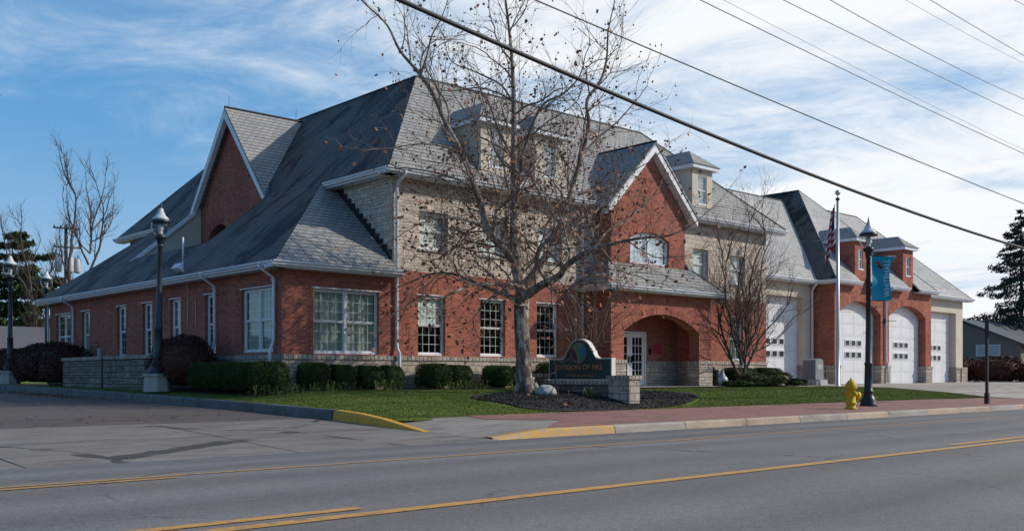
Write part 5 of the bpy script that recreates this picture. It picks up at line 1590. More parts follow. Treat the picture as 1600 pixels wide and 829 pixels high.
for i, (x, y, n, h, sp, lab) in enumerate((
    (13.55, 24.35, 90, .33, .7, 'straw coloured strappy plant at the corner beside the shaded hedge'),
    (14.35, 24.5, 70, .28, .7, 'low yellowing strappy plant left of the first round shrub'),
    (15.25, 24.5, 90, .36, .7, 'yellowing strappy plant in front of the first round shrub'),
    (17.35, 24.5, 60, .42, .45, 'pale green strappy plant near the foot of the tall downspout'),
    (19.9, 24.5, 50, .36, .5, 'strappy green plant between the two shrubs under the half drawn blind'),
    (20.75, 24.5, 55, .36, .5, 'strappy green plant right of the pair of shrubs under the half drawn blind'),
    (22.9, 24.5, 70, .34, .8, 'strappy green plant left of the sycamore base'))):
    tuft(x, y, n, h, sp, lab, 50 + i)
t_ = tuft(20.9, 19.6, 45, .34, .5, 'small green and red strappy plant at the foot of the sign', 70); t_['group'] = 'strappy plants in the foundation bed'; 

# grass blades and fallen leaves
def scatter_grass(n, seed):
    rs = np.random.RandomState(seed)
    X = rs.uniform(12.15, 44.8, n * 2); Y = 17.95 + rs.rand(n * 2) ** 1.3 * 7.0
    yy = (Y - 20.05) / 1.98; k = (((X - 21.7 - .9 * yy) / 4.7) ** 2 + yy ** 2 > .97) & ~((Y > 24.7) & (X < 28)) & ~((Y > 23.4) & (X > 27) & (X < 40.2))
    k &= ~((X < 15.2) & (Y < 17.9)) & (X < 40.5 + np.maximum(0, 23 - Y) * .843)
    X, Y = X[k][:n], Y[k][:n]
    m = n // 7
    X2 = rs.uniform(12.12, 13.2, m); Y2 = rs.uniform(17.5, 42, m)
    X = np.concatenate([X, X2]); Y = np.concatenate([Y, Y2]); n = len(X)
    Z = np.array([land_h(a, b) for a, b in zip(X, Y)]) - .015
    a = rs.rand(n) * 6.28; h = rs.uniform(.015, .045, n); wd = .004 + .004 * rs.rand(n)
    s_ = np.stack([np.cos(a) * wd, np.sin(a) * wd, np.zeros(n)], 1)
    p = np.stack([X, Y, Z], 1); tip = p + np.stack([rs.normal(size=n) * .02, rs.normal(size=n) * .02, h], 1)
    vs = np.stack([p - s_, p + s_, tip], 1).reshape(-1, 3)
    return tag(np_mesh('grass', vs, np.arange(3 * n).reshape(n, 3), 'grass_blade'), kind='stuff')
scatter_grass(200000, 5)
def litter(n, seed):
    rs = np.random.RandomState(seed)
    X = rs.uniform(12.3, 32, n); Y = rs.uniform(17.6, 24.6, n)
    X2 = rs.uniform(3.5, 11.8, n // 3); Y2 = 19.6 + rs.rand(n // 3) * 14
    Z = np.array([land_h(a, b) for a, b in zip(X, Y)]) + .035
    Z2 = np.array([prof(SROAD, b) for b in Y2]) + .012
    p = np.concatenate([np.stack([X, Y, Z], 1), np.stack([X2, Y2, Z2], 1)])
    v, f = leaf_quads(p, .032, rs, .75, (0.0, 0, 0.0), 1)
    v2 = v.reshape(-1, 4, 3); c = v2.mean(1, keepdims=True); v2 = c + (v2 - c) * [1, 1, .25]
    return tag(np_mesh('fallen_leaves', v2.reshape(-1, 3), f, 'leaf_litter'), kind='stuff')
litter(900, 8)
rs = np.random.RandomState(3)
n = 9000
a = rs.rand(n) * 6.28; r = np.sqrt(rs.rand(n)) * .98
X = 21.7 + 4.7 * r * np.cos(a) + .9 * r * np.sin(a); Y = 20.05 + 1.95 * r * np.sin(a)
p = np.stack([X, Y, [land_h(q, w_) + .035 for q, w_ in zip(X, Y)]], 1)
v, f = leaf_quads(p, .030, rs, .35)
tag(np_mesh('mulch_chips', v, f, 'mulch_chip'), kind='stuff')
# red leaf drift by the side street kerb
n = 500
p = np.stack([rs.normal(11.2, .28, n).clip(9, 11.82), rs.normal(37, 2.6, n), np.zeros(n)], 1); p[:, 2] = [prof(SROAD, y) + .012 for y in p[:, 1]]
v, f = leaf_quads(p, .03, rs, .8); tag(np_mesh('leaf_drift', v, f, 'leaf_litter'), kind='stuff')
# ------------------------------------------------------------------ street furniture
def text_mesh(name, body, size, mat, parent, loc, rot, depth=.006, align='CENTER', sx=1.0, space=1.0, off=.0):
    cu = bpy.data.curves.new(name, 'FONT')
    cu.body = body; cu.size = size; cu.extrude = depth; cu.align_x = align; cu.align_y = 'CENTER'; cu.space_character = space; cu.offset = off
    tmp = bpy.data.objects.new('tmp_text', cu); COL.objects.link(tmp)
    bpy.context.view_layer.update()
    me = bpy.data.meshes.new_from_object(tmp)
    bpy.data.objects.remove(tmp); me.name = name
    me.materials.clear(); me.materials.append(MATS[mat])
    o = bpy.data.objects.new(name, me); COL.objects.link(o)
    me.transform(Matrix.Diagonal((sx, 1, 1, 1)))
    me.transform(rot.to_4x4()); me.transform(Matrix.Translation(Vector(loc) - root_offset(parent)))
    o.parent = parent
    return o
ROT_NX = Matrix(((0, 0, -1), (-1, 0, 0), (0, 1, 0)))      # text readable when looking towards +X
ROT_NY = Matrix(((1, 0, 0), (0, 0, -1), (0, 1, 0)))

def lamp_post(loc, H, label, mat, plinth=None, lean=(0, 0), pcat=True):
    t = empty('street_lamp', loc, label, 'street lamp', 'globe street lamps')
    x, y, z = loc
    k = H / 6.3
    mb = MB(); hp = H - 1.02
    prf = [(.27, 0), (.27, .07), (.25, .10), (.245, .20), (.19, .30), (.155, .38), (.145, .45), (.16, .47), (.16, .50), (.135, .53), (.115, 1.35), (.13, 1.37), (.13, 1.42), (.105, 1.45), (.085, 2.6), (.07, hp - .35), (.085, hp - .33), (.085, hp - .28), (.065, hp - .25)]
    n = 20; c = (x, y, z)
    mb.lathe(prf, c, n)
    mb.build('post', mat, t, uv=False, recalc=False)
    zt = z + hp
    mb = MB(); mb.lathe([(.065, -.28), (.10, -.24), (.105, -.12), (.15, -.10), (.17, -.06), (.17, 0), (.15, .02)], (x, y, zt), 18); mb.build('lamp_collar', mat, t, uv=False, recalc=False)
    mb = MB(); mb.lathe([(.13, .02), (.20, .06), (.255, .14), (.285, .26), (.275, .40)], (x, y, zt), 24); g = mb.build('globe', 'globe_glass', t, uv=False, recalc=False)
    mb = MB(); mb.lathe([(.07, .03), (.07, .10), (.05, .12), (.075, .16), (.085, .30), (.05, .36)], (x, y, zt), 12); mb.build('lamp_bulb', 'globe_frost', g, uv=False, recalc=False)
    mb = MB()
    for q in range(4):
        a = q * math.pi / 2 + .3
        mb.tube([(x + r * math.cos(a), y + r * math.sin(a), zt + h) for r, h in ((.135, .02), (.205, .06), (.26, .14), (.29, .26), (.28, .40))], .006, 4, cap=False)
    mb.build('globe_cage', mat, t, uv=False, recalc=False)
    mb = MB(); mb.lathe([(.262, .40), (.285, .40), (.29, .42), (.29, .47), (.27, .49), (.262, .49)], (x, y, zt), 24); mb.build('lamp_ring', mat, t, uv=False, recalc=False)
    mb = MB(); mb.lathe([(.262, .48), (.24, .54), (.18, .60), (.14, .64), (.12, .70), (.085, .76), (.07, .79), (.075, .83), (.04, .86)], (x, y, zt), 20); mb.build('globe_cap', 'globe_frost', t, uv=False, recalc=False)
    mb = MB(); mb.lathe([(.03, .85), (.045, .88), (.015, .91), (.03, .95), (.012, .98), (.004, 1.06)], (x, y, zt), 10); mb.build('finial', mat, t, uv=False, recalc=False)
    t.rotation_euler = (lean[0], lean[1], 0)
    return t
lp = lamp_post((30.53, 16.16, .085), 6.2, 'dark street lamp with a clear globe on the brick sidewalk, carrying the teal banner', 'metal_black')
lamp_post((12.55, 30.1, 1.16), 5.3, 'slightly leaning street lamp on an octagonal concrete plinth in front of the left wall', 'lamp_green', lean=(R(-.8), R(1.6)))
lamp_post((12.75, 46.1, 1.3), 5.1, 'street lamp on a concrete plinth at the far left edge of the picture', 'lamp_green')
lamp_post((16.3, 52.8, .75), 5.75, 'farthest street lamp, standing behind the left end of the building', 'lamp_green')
def plinth(x, y, z, label):
    mb = MB(); h = .56
    def octo(r): return [(x + r * math.cos(math.pi / 8 + k * math.pi / 4), y + r * math.sin(math.pi / 8 + k * math.pi / 4)) for k in range(8)]
    for r0, r1, z0, z1 in ((.42, .38, 0, h - .08), (.44, .44, h - .08, h)):
        a = octo(r0); b = octo(r1)
        vs = [(p[0], p[1], z + z0) for p in a] + [(p[0], p[1], z + z1) for p in b]
        mb.add(vs, [tuple(range(7, -1, -1)), tuple(range(8, 16))] + [(i, (i + 1) % 8, 8 + (i + 1) % 8, 8 + i) for i in range(8)])
    tag(mb.build('lamp_plinth', 'lamp_concrete', origin=(x, y, z)), label, 'plinth', 'concrete lamp plinths')
plinth(12.55, 30.1, .60, 'octagonal concrete plinth beside the dark red bush, under the leaning lamp')
plinth(12.75, 46.1, .74, 'octagonal concrete plinth at the left edge beside the dark hedge')
# banner
def banner():
    bx, by = 30.53, 16.16
    ux, uy = .80, -.60          # hangs out to the right, angled towards the oncoming lane
    t = empty('banner', (bx, by, 3.6), 'teal vertical banner with white letters hanging from the black street lamp', 'banner')
    vs = []; fs = []; nz, nu = 24, 10; z0, z1 = 3.58, 5.0
    def pt(i, j):
        u = i / nu; v = j / nz
        wid = .70 - .10 * math.sin(math.pi * v) * .9 + (.06 if v > .9 else 0)
        bil = .07 * math.sin(math.pi * u) * math.sin(math.pi * v) + .03 * math.sin(3 * v * math.pi + 2 * u)
        off = .12 + wid * u
        return (bx + ux * off + uy * bil * -1, by + uy * off + ux * bil, z0 + (z1 - z0) * v - .05 * u * (1 - v))
    for j in range(nz + 1):
        for i in range(nu + 1): vs.append(pt(i, j))
    W1 = nu + 1
    for j in range(nz):
        for i in range(nu): fs.append((j * W1 + i, j * W1 + i + 1, (j + 1) * W1 + i + 1, (j + 1) * W1 + i))
    n_ = len(vs); vs2 = [(x + uy * .004, y - ux * .004, z) for x, y, z in vs]
    o = MB().add(vs + vs2, fs + [tuple(k + n_ for k in f[::-1]) for f in fs], 0, True).build('banner_cloth', 'teal_banner', t, uv=False, recalc=False)
    X = Vector((0, 0, 1)); Yv = Vector((-ux, -uy, 0)); Z = X.cross(Yv)
    M = Matrix((X, Yv, Z)).transposed()
    if Z.dot(Vector((-bx, -by, 0))) < 0:
        Yv = -Yv; Z = X.cross(Yv); M = Matrix((X, Yv, Z)).transposed()
    nrm_ = Z
    off = .60
    c = Vector((bx + ux * off, by + uy * off, 4.29)) + nrm_ * .085
    text_mesh('lettering', 'WHITEHALL', .27, 'banner_letter', t, c, M, .004, sx=.80, space=1.05)
    cc = Vector((bx + ux * .34, by + uy * .34, 4.72)) + nrm_ * .07
    up = Vector((0, 0, 1)); uu = Vector((ux, uy, 0))
    for k, (a, b, m_) in enumerate(((-.10, .05, 'banner_red'), (0.02, -.06, 'emblem_maroon'))):
        q = cc + uu * a * .4 + up * b + nrm_ * .004 * k
        mb = MB(); mb.prism([[q + uu * -.10 + up * .02, q + uu * -.02 + up * .09, q + uu * .11 + up * -.03, q + uu * .03 + up * -.10]], nrm_ * .004)
        mb.build('banner_emblem', m_, t, uv=False)
    for z in (3.56, 5.02):
        mb = MB(); mb.tube([(bx + ux * .05, by + uy * .05, z), (bx + ux * .95, by + uy * .95, z - .02)], .016, 6); mb.build('banner_arm', 'metal_black', t, uv=False)
    mb = MB(); mb.tube([(bx, by, 3.4), (bx + ux * .14, by + uy * .14, 3.22), (bx + ux * .22, by + uy * .22, 3.30), (bx + ux * .3, by + uy * .3, 3.42)], .02, 6); mb.build('bracket', 'metal_black', t, uv=False)
banner()

# hydrant
def hydrant():
    x, y, z = 27.79, 15.27, .075
    t = empty('fire_hydrant', (x, y, z), 'yellow fire hydrant on the brick sidewalk left of the banner lamp', 'fire hydrant')
    mb = MB(); mb.lathe([(.185, 0), (.185, .04), (.14, .05), (.135, .17), (.165, .175), (.165, .205), (.135, .215), (.13, .62), (.18, .63), (.18, .665), (.165, .67)], (x, y, z), 24)
    b = mb.build('barrel', 'hydrant_yellow', t, uv=False, recalc=False)
    mb = MB(); mb.lathe([(.17, .67), (.165, .72), (.14, .79), (.10, .85), (.06, .88), (.05, .89), (.05, .90)], (x, y, z), 24); mb.build('bonnet', 'hydrant_yellow', t, uv=False, recalc=False)
    mb = MB(); mb.lathe([(.028, .89), (.028, .95), (.02, .955)], (x, y, z), 5); mb.build('nut', 'hydrant_yellow', t, uv=False, recalc=False)
    def nozzle(d, r, zz, L):
        d = Vector(d).normalized(); c = Vector((x, y, z + zz))
        mb = MB(); mb.tube([c + d * .08, c + d * (L - .09), c + d * (L - .085), c + d * (L - .07), c + d * (L - .065), c + d * (L - .01), c + d * L, c + d * (L + .03)], [r * .75, r * .75, r, r, r * .95, r * .95, r * .6, r * .3], 14)
        mb.build('nozzle', 'hydrant_yellow', t, uv=False)
    nozzle((.92, -.4, 0), .115, .42, .30); nozzle((-.4, -.92, 0), .07, .46, .24); nozzle((.4, .92, 0), .07, .46, .24)
    mb = MB(); mb.tube([(x + .22, y - .09, z + .35), (x + .26, y - .1, z + .27), (x + .16, y - .09, z + .25), (x + .13, y - .06, z + .2)], .008, 5); mb.build('chain', 'hydrant_yellow', t, uv=False)
    mb = MB()
    for k in range(8):
        a = k * math.pi / 4; mb.lathe([(.014, 0), (.014, .03)], (x + .168 * math.cos(a), y + .168 * math.sin(a), z + .035), 6)
    mb.build('flange_bolts', 'hydrant_yellow', t, uv=False)
hydrant()

# street sign seen edge-on, and the little post by the wall
t = empty('street_sign', (37.0, 15.0, .09), 'narrow dark sign seen edge-on on a black square post near the driveway', 'street sign')
mb = MB(); mb.box(36.955, 37.045, 14.955, 15.045, .05, 3.2); mb.box(36.93, 37.07, 14.93, 15.07, .05, .45); mb.build('post', 'metal_black', t)
mb = MB(); c_, s_ = math.cos(R(22)), math.sin(R(22))
q = [(36.99 + a * c_ - b * s_, 15.0 + a * s_ + b * c_) for a, b in ((-.3, -.065), (.3, -.065), (.3, .065), (-.3, .065))]
mb.prism([[(x, y, 2.45) for x, y in q]], (0, 0, .68)); mb.build('sign_plate', 'metal_black', t)
t = empty('parking_sign', (12.62, 35.0, .60), 'small grey sign seen edge-on on a thin post before the grey stone screen wall', 'sign')
mb = MB(); mb.box(12.595, 12.645, 34.975, 35.025, .55, 1.98); mb.build('post', 'metal_black', t)
mb = MB(); mb.box(12.50, 12.58, 34.84, 35.10, 1.66, 2.04); mb.build('sign_plate', 'granite', t)

# grey stone screen wall
t = empty('screen_wall', (13.2, 36, .6), 'low grey stone screen wall with capped top before the left side of the station', 'wall')
mb = MB(); mb.box(13.05, 13.40, 31.0, 40.3, .4, 1.66); mb.build('wall_face', 'stone_wall', t)
mb = MB(); mb.box(13.0, 13.46, 30.95, 40.35, 1.66, 1.78); mb.build('wall_cap', 'stone_cap', t)

# sign
def station_sign():
    X = 21.62; t = empty('station_sign', (21.7, 20.7, .5), 'dark green sign board with round top reading DIVISION OF FIRE on a low stone wall', 'sign')
    y0, y1, z0, z1 = 19.42, 22.02, .955, 1.615
    ym = 20.72
    pts = [(y0, z0), (y0, z1), (ym - .82, z1)]
    def arc(cy, cz, r, a0, a1, n=10): return [(cy + r * math.cos(R(a0 + (a1 - a0) * i / n)), cz + r * math.sin(R(a0 + (a1 - a0) * i / n))) for i in range(n + 1)]
    pts += arc(ym - .80, z1 + .24, .24, -90, 0, 6)
    pts += arc(ym, z1 + .10, .52, 165, 15, 18)[0:0]
    dome = arc(ym, 1.66, .54, 158, 22, 22)
    pts += dome
    pts += arc(ym + .80, z1 + .24, .24, 180, 270, 6)
    pts += [(ym + .82, z1), (y1, z1), (y1, z0)]
    # remove backtracking points
    mb = MB(); mb.prism([[(X, a, b) for a, b in pts]], (.17, 0, 0)); mb.build('board', 'sign_cream', t)
    ctr = Vector((ym, 1.45))
    def shrink(p, q=.035):
        a, b = p
        a += q if a < ym else -q
        if abs(a - ym) < .62 and b > z1 + .02:
            d = Vector((p[0] - ym, p[1] - 1.66)); d = d * ((d.length - q) / d.length); return (ym + d.x, 1.66 + d.y)
        b += q if b < 1.2 else -q
        return (a, b)
    mb = MB(); mb.prism([[(X - .012, *shrink(p)) for p in pts]], (.010, 0, 0)); mb.build('sign_face', 'sign_green', t)
    def oval(ry, rz, cz, x, m, nm='emblem', n=30, th=.008):
        mb = MB(); mb.prism([[(x, ym + .02 + ry * math.cos(2 * math.pi * i / n), cz + rz * math.sin(2 * math.pi * i / n)) for i in range(n)]], (th, 0, 0)); return mb.build(nm, m, t)
    cz = 1.78
    oval(.33, .315, cz, X - .026, 'emblem_grey')
    def blob(p, m, x):
        mb = MB(); mb.prism([[(x, ym + .02 - a, cz + b) for a, b in p]], (.006, 0, 0)); mb.build('emblem', m, t)
    blob([(-.30, .10), (-.24, .16), (-.13, .02), (-.05, -.14), (-.06, -.26), (-.20, -.20), (-.29, -.05)], 'emblem_maroon', X - .036)
    blob([(-.20, .21), (-.10, .27), (.0, .10), (.06, -.02), (.13, -.10), (.08, -.24), (-.02, -.25), (-.03, -.1), (-.12, .06)], 'emblem_green', X - .038)
    blob([(.10, .20), (.20, .22), (.30, .08), (.28, -.08), (.16, -.22), (.09, -.24), (.12, -.08), (.07, .04)], 'emblem_blue', X - .040)
    text_mesh('lettering', 'DIVISION OF FIRE', .225, 'sign_letter', t, (X - .018, ym, 1.335), ROT_NX, .006, sx=1.10, off=.003)
    text_mesh('lettering', 'CITY OF WHITEHALL', .095, 'sign_letter', t, (X - .018, ym, 1.09), ROT_NX, .005, sx=1.35)
    mb = MB(); mb.box(21.5, 21.9, 18.95, 23.3, .30, .83); mb.build('stone_wall', 'stone_wall', t)
    mb = MB(); mb.box(21.45, 21.95, 18.95, 22.1, .83, .945); mb.build('wall_cap', 'stone_cap', t)
    mb = MB(); mb.box(21.4, 21.85, 18.55, 19.35, .30, .99); mb.build('stone_pier', 'stone_base', t)
    mb = MB(); mb.box(21.35, 21.90, 18.5, 19.40, .99, 1.10); mb.build('wall_cap', 'stone_cap', t)
    mb = MB(); mb.box(21.47, 21.93, 22.12, 23.35, .3, 1.05); mb.build('stone_pier', 'stone_wall', t)
    mb = MB(); mb.box(21.42, 21.98, 22.07, 23.4, 1.05, 1.16); mb.build('wall_cap', 'stone_cap', t)
station_sign()
# floodlight and boulder
t = empty('floodlight', (20.9, 21.9, .6), 'small black ground floodlight aimed at the sign, right of the tree trunk', 'floodlight')
mb = MB(); mb.add([(20.72, 22.2, .80), (20.95, 21.85, .80), (21.1, 21.95, .84), (20.87, 22.3, .84), (20.74, 22.18, 1.06), (20.97, 21.83, 1.06), (21.08, 21.97, 1.0), (20.85, 22.32, 1.0)], [(0, 1, 2, 3), (4, 7, 6, 5), (0, 4, 5, 1), (1, 5, 6, 2), (2, 6, 7, 3), (3, 7, 4, 0)]); mb.build('lamp_housing', 'metal_black', t)
mb = MB(); mb.tube([(20.9, 22.05, .5), (20.9, 22.05, .84)], .025, 6); mb.build('stake', 'metal_black', t)
bm = bmesh.new(); bmesh.ops.create_icosphere(bm, subdivisions=4, radius=1)
from mathutils import noise as mno
for v_ in bm.verts:
    n_ = mno.noise(v_.co * 1.4 + Vector((3, 1, 7))) * .22 + mno.noise(v_.co * 4) * .06
    v_.co = v_.co * (1 + n_); v_.co.x *= .30; v_.co.y *= .26; v_.co.z = v_.co.z * .20
me = bpy.data.meshes.new('boulder'); bm.to_mesh(me); bm.free(); me.materials.append(MATS['granite_light'])
for p in me.polygons: p.use_smooth = True
o = bpy.data.objects.new('boulder', me); COL.objects.link(o); o.location = (19.85, 20.35, land_h(19.85, 20.35) + .08); o.rotation_euler = (0, 0, -.7)
tag(o, 'pale rounded boulder on the mulch in front of the tree trunk', 'boulder')

# flagpole and flag
fx, fy = 41.57, 23.5
t = empty('flagpole', (fx, fy, .6), 'tall silver flagpole on the grass before the garage doors', 'flagpole')
mb = MB(); mb.lathe([(.13, -.1), (.13, .04), (.095, .06), (.092, 2), (.06, 8.55)], (fx, fy, .6), 16); mb.build('pole', 'galvanised', t, uv=False, recalc=False)
mb = MB(); mb.ball((fx, fy, 9.45), .13, 12); mb.lathe([(.02, 0), (.02, .2)], (fx, fy, 9.15), 8); mb.build('finial', 'galvanised', t, uv=False)
mb = MB(); mb.lathe([(.06, 8.5), (.1, 8.52), (.1, 8.58), (.04, 8.64)], (fx, fy, .6), 12); mb.build('truck', 'metal_black', t, uv=False)
def flag():
    mb = MB(); nu, nv = 26, 34; vs = []; fs = []; uvs = []
    z_top, z_bot = 8.95, 6.15
    for j in range(nv + 1):
        v = j / nv
        for i in range(nu + 1):
            u = i / nu
            # limp flag: hoist on the pole, the fly falls down in folds
            spread = .10 + (.22 + .50 * v) * u
            z = z_top - (z_top - z_bot) * (v * .62 + .38 * (u ** .8) * (.35 + .65 * v)) 
            fold = .11 * math.sin(u * 15 + v * 2.2) * (.3 + v * .7)
            off = spread * .72
            vs.append((fx - .10 - off * .74 + fold * .5, fy + off * .67 + fold, z)); uvs.append((u, 1 - v))
    for j in range(nv):
        for i in range(nu): fs.append((j * (nu + 1) + i, j * (nu + 1) + i + 1, (j + 1) * (nu + 1) + i + 1, (j + 1) * (nu + 1) + i))
    o = mb.add(vs, fs, 0, True).build('flag', 'flag_stripes', origin=(fx, fy, 8.9), uv=False, recalc=False)
    l = o.data.uv_layers.new(name='UV')
    for p in o.data.polygons:
        for li in p.loop_indices: l.data[li].uv = uvs[o.data.loops[li].vertex_index]
    tag(o, 'limp striped red and white flag with starred navy corner hanging down the silver pole', 'flag')
flag()

# memorial stone
mx, my, mz = 41.15, 24.5, .58
t = empty('memorial_stone', (mx, my, mz), 'grey granite memorial with a pale plate before the pier of the first garage', 'memorial')
def frust(mb, cx_, cy_, a, b, a2, b2, z0, z1):
    mb.add([(cx_ - a, cy_ - b, z0), (cx_ + a, cy_ - b, z0), (cx_ + a, cy_ + b, z0), (cx_ - a, cy_ + b, z0), (cx_ - a2, cy_ - b2, z1), (cx_ + a2, cy_ - b2, z1), (cx_ + a2, cy_ + b2, z1), (cx_ - a2, cy_ + b2, z1)], [(0, 3, 2, 1), (4, 5, 6, 7), (0, 1, 5, 4), (1, 2, 6, 5), (2, 3, 7, 6), (3, 0, 4, 7)])
mb = MB(); frust(mb, mx, my, .50, .48, .47, .45, mz - .05, mz + .33); mb.build('plinth', 'granite_light', t)
mb = MB(); prof_ = [(mx - .36, mz + .34), (mx + .36, mz + .34), (mx + .34, mz + 1.16)] + [(mx + .34 * math.cos(R(a)), mz + 1.14 + .16 * math.sin(R(a))) for a in (25, 50, 75, 90, 105, 130, 155)] + [(mx - .34, mz + 1.16)]
mb.prism([[(a, my - .32, b) for a, b in prof_]], (0, .64, 0)); mb.build('stone', 'granite', t)
mb = MB(); mb.box(mx - .22, mx + .22, my - .335, my - .321, mz + .80, mz + 1.02); mb.build('plate', 'granite_plate', t)

# vase, air conditioner
mb = MB(); mb.lathe([(.10, 0), (.12, .03), (.20, .16), (.225, .27), (.19, .38), (.10, .48), (.055, .56), (.05, .68), (.062, .74), (.05, .75)], (34.2, 24.55, .62), 20)
tag(mb.build('garden_vase', 'glaze', origin=(34.2, 24.55, .62), uv=False, recalc=False), 'pale glazed bottle vase standing beside the right porch pier', 'vase')
t = empty('air_conditioner', (35.3, 25.55, .6), 'low boxy air conditioner unit against the stone base right of the vase', 'air conditioner')
mb = MB(); mb.box(34.95, 35.65, 25.3, 25.95, .62, 1.30); mb.box(34.92, 35.68, 25.27, 25.98, 1.30, 1.35); mb.build('cabinet', 'ac_white', t)
for i in range(9):
    pass
mb = MB()
for i in range(11): mb.box(34.942, 34.95, 25.36, 25.90, .70 + i * .052, .725 + i * .052)
mb.build('grille', 'ac_grille', t)

# wires
def wire(key, r, mat, label):
    a, b, c = [Vector(p) for p in WIRES[key]]
    # parametrise by arc and extend both ways past the picture
    L1 = (b - a).length; L2 = (c - b).length; t1 = L1 / (L1 + L2)
    pts = []
    n = 40
    for i in range(n + 1):
        t = -.9 + 2.9 * i / n
        l0 = (t - t1) * (t - 1) / ((0 - t1) * (0 - 1)); l1 = t * (t - 1) / (t1 * (t1 - 1)); l2 = t * (t - t1) / (1 * (1 - t1))
        if t < 0:
            d = ((b - a) / t1) * 1.0; p = a + (a * (-(1 + t1) / t1) + b * (1 / (t1 * (1 - t1))) + c * (-t1 / (1 - t1))) * t
        elif t > 1:
            dd = a * ((1 - t1) / t1) + b * (-1 / (t1 * (1 - t1))) + c * ((2 - t1) / (1 - t1)); p = c + dd * (t - 1)
        else: p = a * l0 + b * l1 + c * l2
        pts.append(p)
    mb = MB(); mb.tube(pts, r, 6); tag(mb.build('overhead_wire', mat, origin=tuple(a), uv=False, recalc=False), label, 'wire', 'overhead wires along the street')
wire('thick', .042, 'wire_black', 'thickest black cable, crossing low in front of the roof')
wire('second', .016, 'wire_black', 'thin black wire above the thick cable, ending over the spruce')
wire('a', .019, 'wire_pale', 'thin grey wire, first above the two black cables')
wire('b', .016, 'wire_pale', 'thin grey wire, second above the two black cables')
wire('c', .014, 'wire_pale', 'thin grey wire, third above the two black cables')
wire('d', .011, 'wire_pale', 'thin grey wire nearest below the short piece at the top right corner')
wire('e', .009, 'wire_pale', 'faint wire just beneath the thin one closest to the top right corner')
wire('f', .010, 'wire_pale', 'faintest wire, running just above the lowest grey one')
wire('g', .009, 'wire_pale', 'short piece of wire cutting the very top right corner')

# utility pole
ux_, uy_ = 28.93, 88.6
t = empty('utility_pole', (ux_, uy_, .6), 'wooden utility pole with two crossarms and three pale transformers behind the roof', 'utility pole')
mb = MB(); mb.tube([(ux_, uy_, .4), (ux_, uy_, 14)], [.2, .13], 10); mb.build('pole', 'wood_pole', t, uv=False, recalc=False)
for z, tilt in ((13.6, .0), (12.0, 0)):
    mb = MB(); mb.box(ux_ - 1.1, ux_ + 1.1, uy_ - .2, uy_ - .1, z, z + .13); mb.build('crossarm', 'wood_pole', t)
for z in (13.73, 12.13):
    for k in (-1, -.5, .5, 1):
        mb = MB(); mb.lathe([(.05, 0), (.07, .08), (.03, .16)], (ux_ + k, uy_ - .15, z), 8); mb.build('insulator', 'granite', t, uv=False)
for a in (-.75, .2, .8):
    mb = MB(); mb.lathe([(.05, -.05), (.27, 0), (.29, .1), (.29, 1.15), (.2, 1.25), (.05, 1.3)], (ux_ + a, uy_ - .45, 9.9), 14); tr_ = mb.build('transformer', 'transformer_grey', t, uv=False)
    mb = MB(); mb.lathe([(.04, 0), (.05, .1), (.02, .25)], (ux_ + a, uy_ - .45, 11.2), 8); mb.build('bushing', 'granite', tr_, uv=False)

# a tree outside the left edge reaching one limb into the picture
t = empty('bare_tree', (12.8, 68, .6), 'thin dark limb tip poking in at the left edge of the sky', 'tree')
mb = MB(); mb.tube([(12.8, 68, .3), (12.9, 68, 6), (12.6, 68.2, 13), (12.7, 68.1, 19)], [.35, .28, .18, .08], 10); mb.build('trunk', 'trunk_dark', t, uv=False, recalc=False)
mb = MB(); mb.tube([(12.75, 68, 14), (14.4, 67.3, 16.6), (16.2, 66.4, 18.1), (17.0, 66, 18.25), (17.7, 65.7, 18.2)], [.12, .09, .06, .04, .012], 7)
mb.tube([(16.6, 66.2, 18.2), (17.2, 65.9, 18.4), (17.6, 65.7, 18.42)], [.035, .02, .01], 5); mb.tube([(12.7, 68.1, 15), (11, 68.5, 18), (10.4, 68.6, 20)], [.12, .06, .01], 6)
mb.build('limbs', 'trunk_dark', t, uv=False, recalc=False)

# ------------------------------------------------------------------ neighbouring houses
def gable_house(name, x0, x1, y0, y1, zb, ze, zr, wall, roofm, label, windows=(), axis='X'):
    t = empty(name, ((x0 + x1) / 2, (y0 + y1) / 2, zb), label, 'house')
    ym = (y0 + y1) / 2
    mb = MB(); mb.prism([[(x0, y0, zb), (x0, y1, zb), (x0, y1, ze), (x0, ym, zr - .15), (x0, y0, ze)]], (x1 - x0, 0, 0)); mb.build('walls', wall, t)
    oh = .5; sl = (zr - ze) / ((y1 - y0) / 2)
    for sg_, ya in ((1, y0), (-1, y1)):
        ye = ya - sg_ * oh; zz_ = ze - sl * oh
        mb = MB(); mb.prism([[(x0 - .4, ye, zz_), (x1 + .4, ye, zz_), (x1 + .4, ym, zr), (x0 - .4, ym, zr)]], (0, 0, .14)); mb.build('roof', roofm, t)
        mb = MB(); mb.box(x0 - .4, x1 + .4, min(ye, ye - sg_ * .05), max(ye, ye - sg_ * .05), zz_ - .12, zz_ + .13); mb.build('gutter', 'gutter_white', t)
    for kind, pos, a, b, z0, z1 in windows:
        f = MB(); wbox(f, kind, pos, a, b, z0, z1, -.05, .0)
        w_ = f.build('window', 'gutter_white', t)
        n_ = 2
        for k in range(n_):
            u0 = a + .08 + (b - a - .08) * k / n_; u1 = a + (b - a - .08) * (k + 1) / n_
            g = MB(); wbox(g, kind, pos, u0, u1, z0 + .08, z1 - .08, -.07, -.055); g.build('pane', 'granite_plate' if kind == '-X' else 'metal_black', w_)
    return t
hs = gable_house('brown_house', 95, 116, 35.5, 46, .3, 4.0, 6.25, 'siding_brown', 'shingle_grey', 'brown sided house with grey roof behind the hedge at the right', (('-X', 95, 37.3, 39.5, 2.9, 3.95), ('-Y', 35.5, 98, 99.5, 1.5, 3.2)))
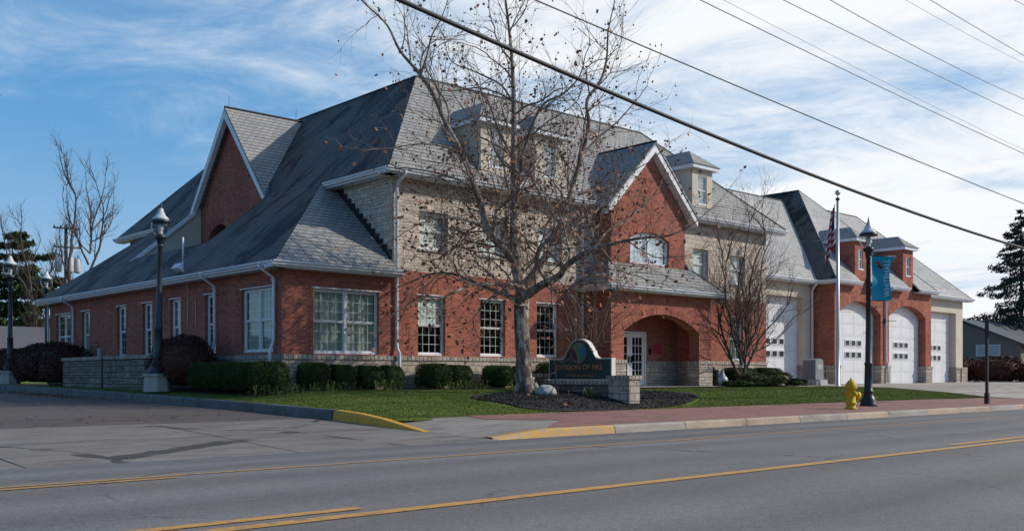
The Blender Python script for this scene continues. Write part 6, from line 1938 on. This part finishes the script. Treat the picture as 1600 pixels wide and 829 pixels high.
mb = MB(); mb.box(96.0, 100.0, 35.38, 35.49, .4, 3.9); mb.build('siding_panel', 'siding_cream', hs)
gable_house('grey_roofed_house', 2, 27.5, 82, 94, .5, 2.6, 5.0, 'siding_cream', 'shingle_grey', 'low cream house with a long grey roof beyond the hedge at the far left', (('-Y', 82, 19, 20.4, 1.2, 2.3),))
# low kerb wall along the driveway in front of the right hedge
mb = MB(); mb.box(66.0, 110, 20.4, 20.7, .2, .5); mb.box(66.0, 66.3, 20.7, 27, .3, .66)
mb = MB(); mb.prism([[(65.4, 27.2, .3), (68.4, 29.3, .3), (69.2, 20.2, .3), (120, 17.5, .1), (120, 17.2, .1), (68.9, 19.9, .3), (68.1, 29.0, .3), (65.5, 26.9, .3)]], (0, 0, .42))
o = mb.build('driveway_edging', 'kerb_grey', origin=(68, 25, .3)); tag(o, 'low grey edging kerb between the driveway and the right hedge', 'edging')

# car at the left edge
def car(loc):
    x, y, z = loc
    t = empty('parked_car', loc, 'front of a teal parked car just showing at the left edge', 'car')
    prf_ = [(-2.2, .35), (2.15, .35), (2.2, .6), (2.1, .85), (1.1, 1.0), (.55, 1.02), (-.1, 1.48), (-1.3, 1.5), (-2.0, 1.05), (-2.22, .9)]
    mb = MB(); mb.prism([[(x + a, y - .85, z + b) for a, b in prf_]], (0, 1.7, 0)); bd = mb.build('body', 'car_teal', t)
    m = bd.modifiers.new('bevel', 'BEVEL'); m.width = .06; m.segments = 3
    for sy in (-.862, .852):
        mb = MB(); mb.prism([[(x + .4, y + sy, z + 1.03), (x - .12, y + sy, z + 1.4), (x - 1.25, y + sy, z + 1.42), (x - 1.8, y + sy, z + 1.05)]], (0, .01, 0)); mb.build('side_window', 'metal_black', t)
    mb = MB(); mb.prism([[(x + .57, y - .72, z + 1.03), (x + .57, y + .72, z + 1.03), (x - .07, y + .68, z + 1.46), (x - .07, y - .68, z + 1.46)]], (.02, 0, .02)); mb.build('windscreen', 'metal_black', t)
    for sx in (1.35, -1.35):
        for sy in (-.88, .66):
            mb = MB(); mb.tube([(x + sx, y + sy, z + .33), (x + sx, y + sy + .22, z + .33)], .33, 20); w_ = mb.build('wheel', 'tyre', t)
            mb = MB(); yy = y + sy - .01 if sy < 0 else y + sy + .2; mb.tube([(x + sx, yy, z + .33), (x + sx, yy + .03, z + .33)], .19, 14); mb.build('rim', 'galvanised', w_)
    for sy in (-.72, .5):
        mb = MB(); mb.box(x + 2.12, x + 2.2, y + sy, y + sy + .22, z + .66, z + .80); mb.build('headlight', 'globe_frost', t)
car((18.55, 75.9, .62))
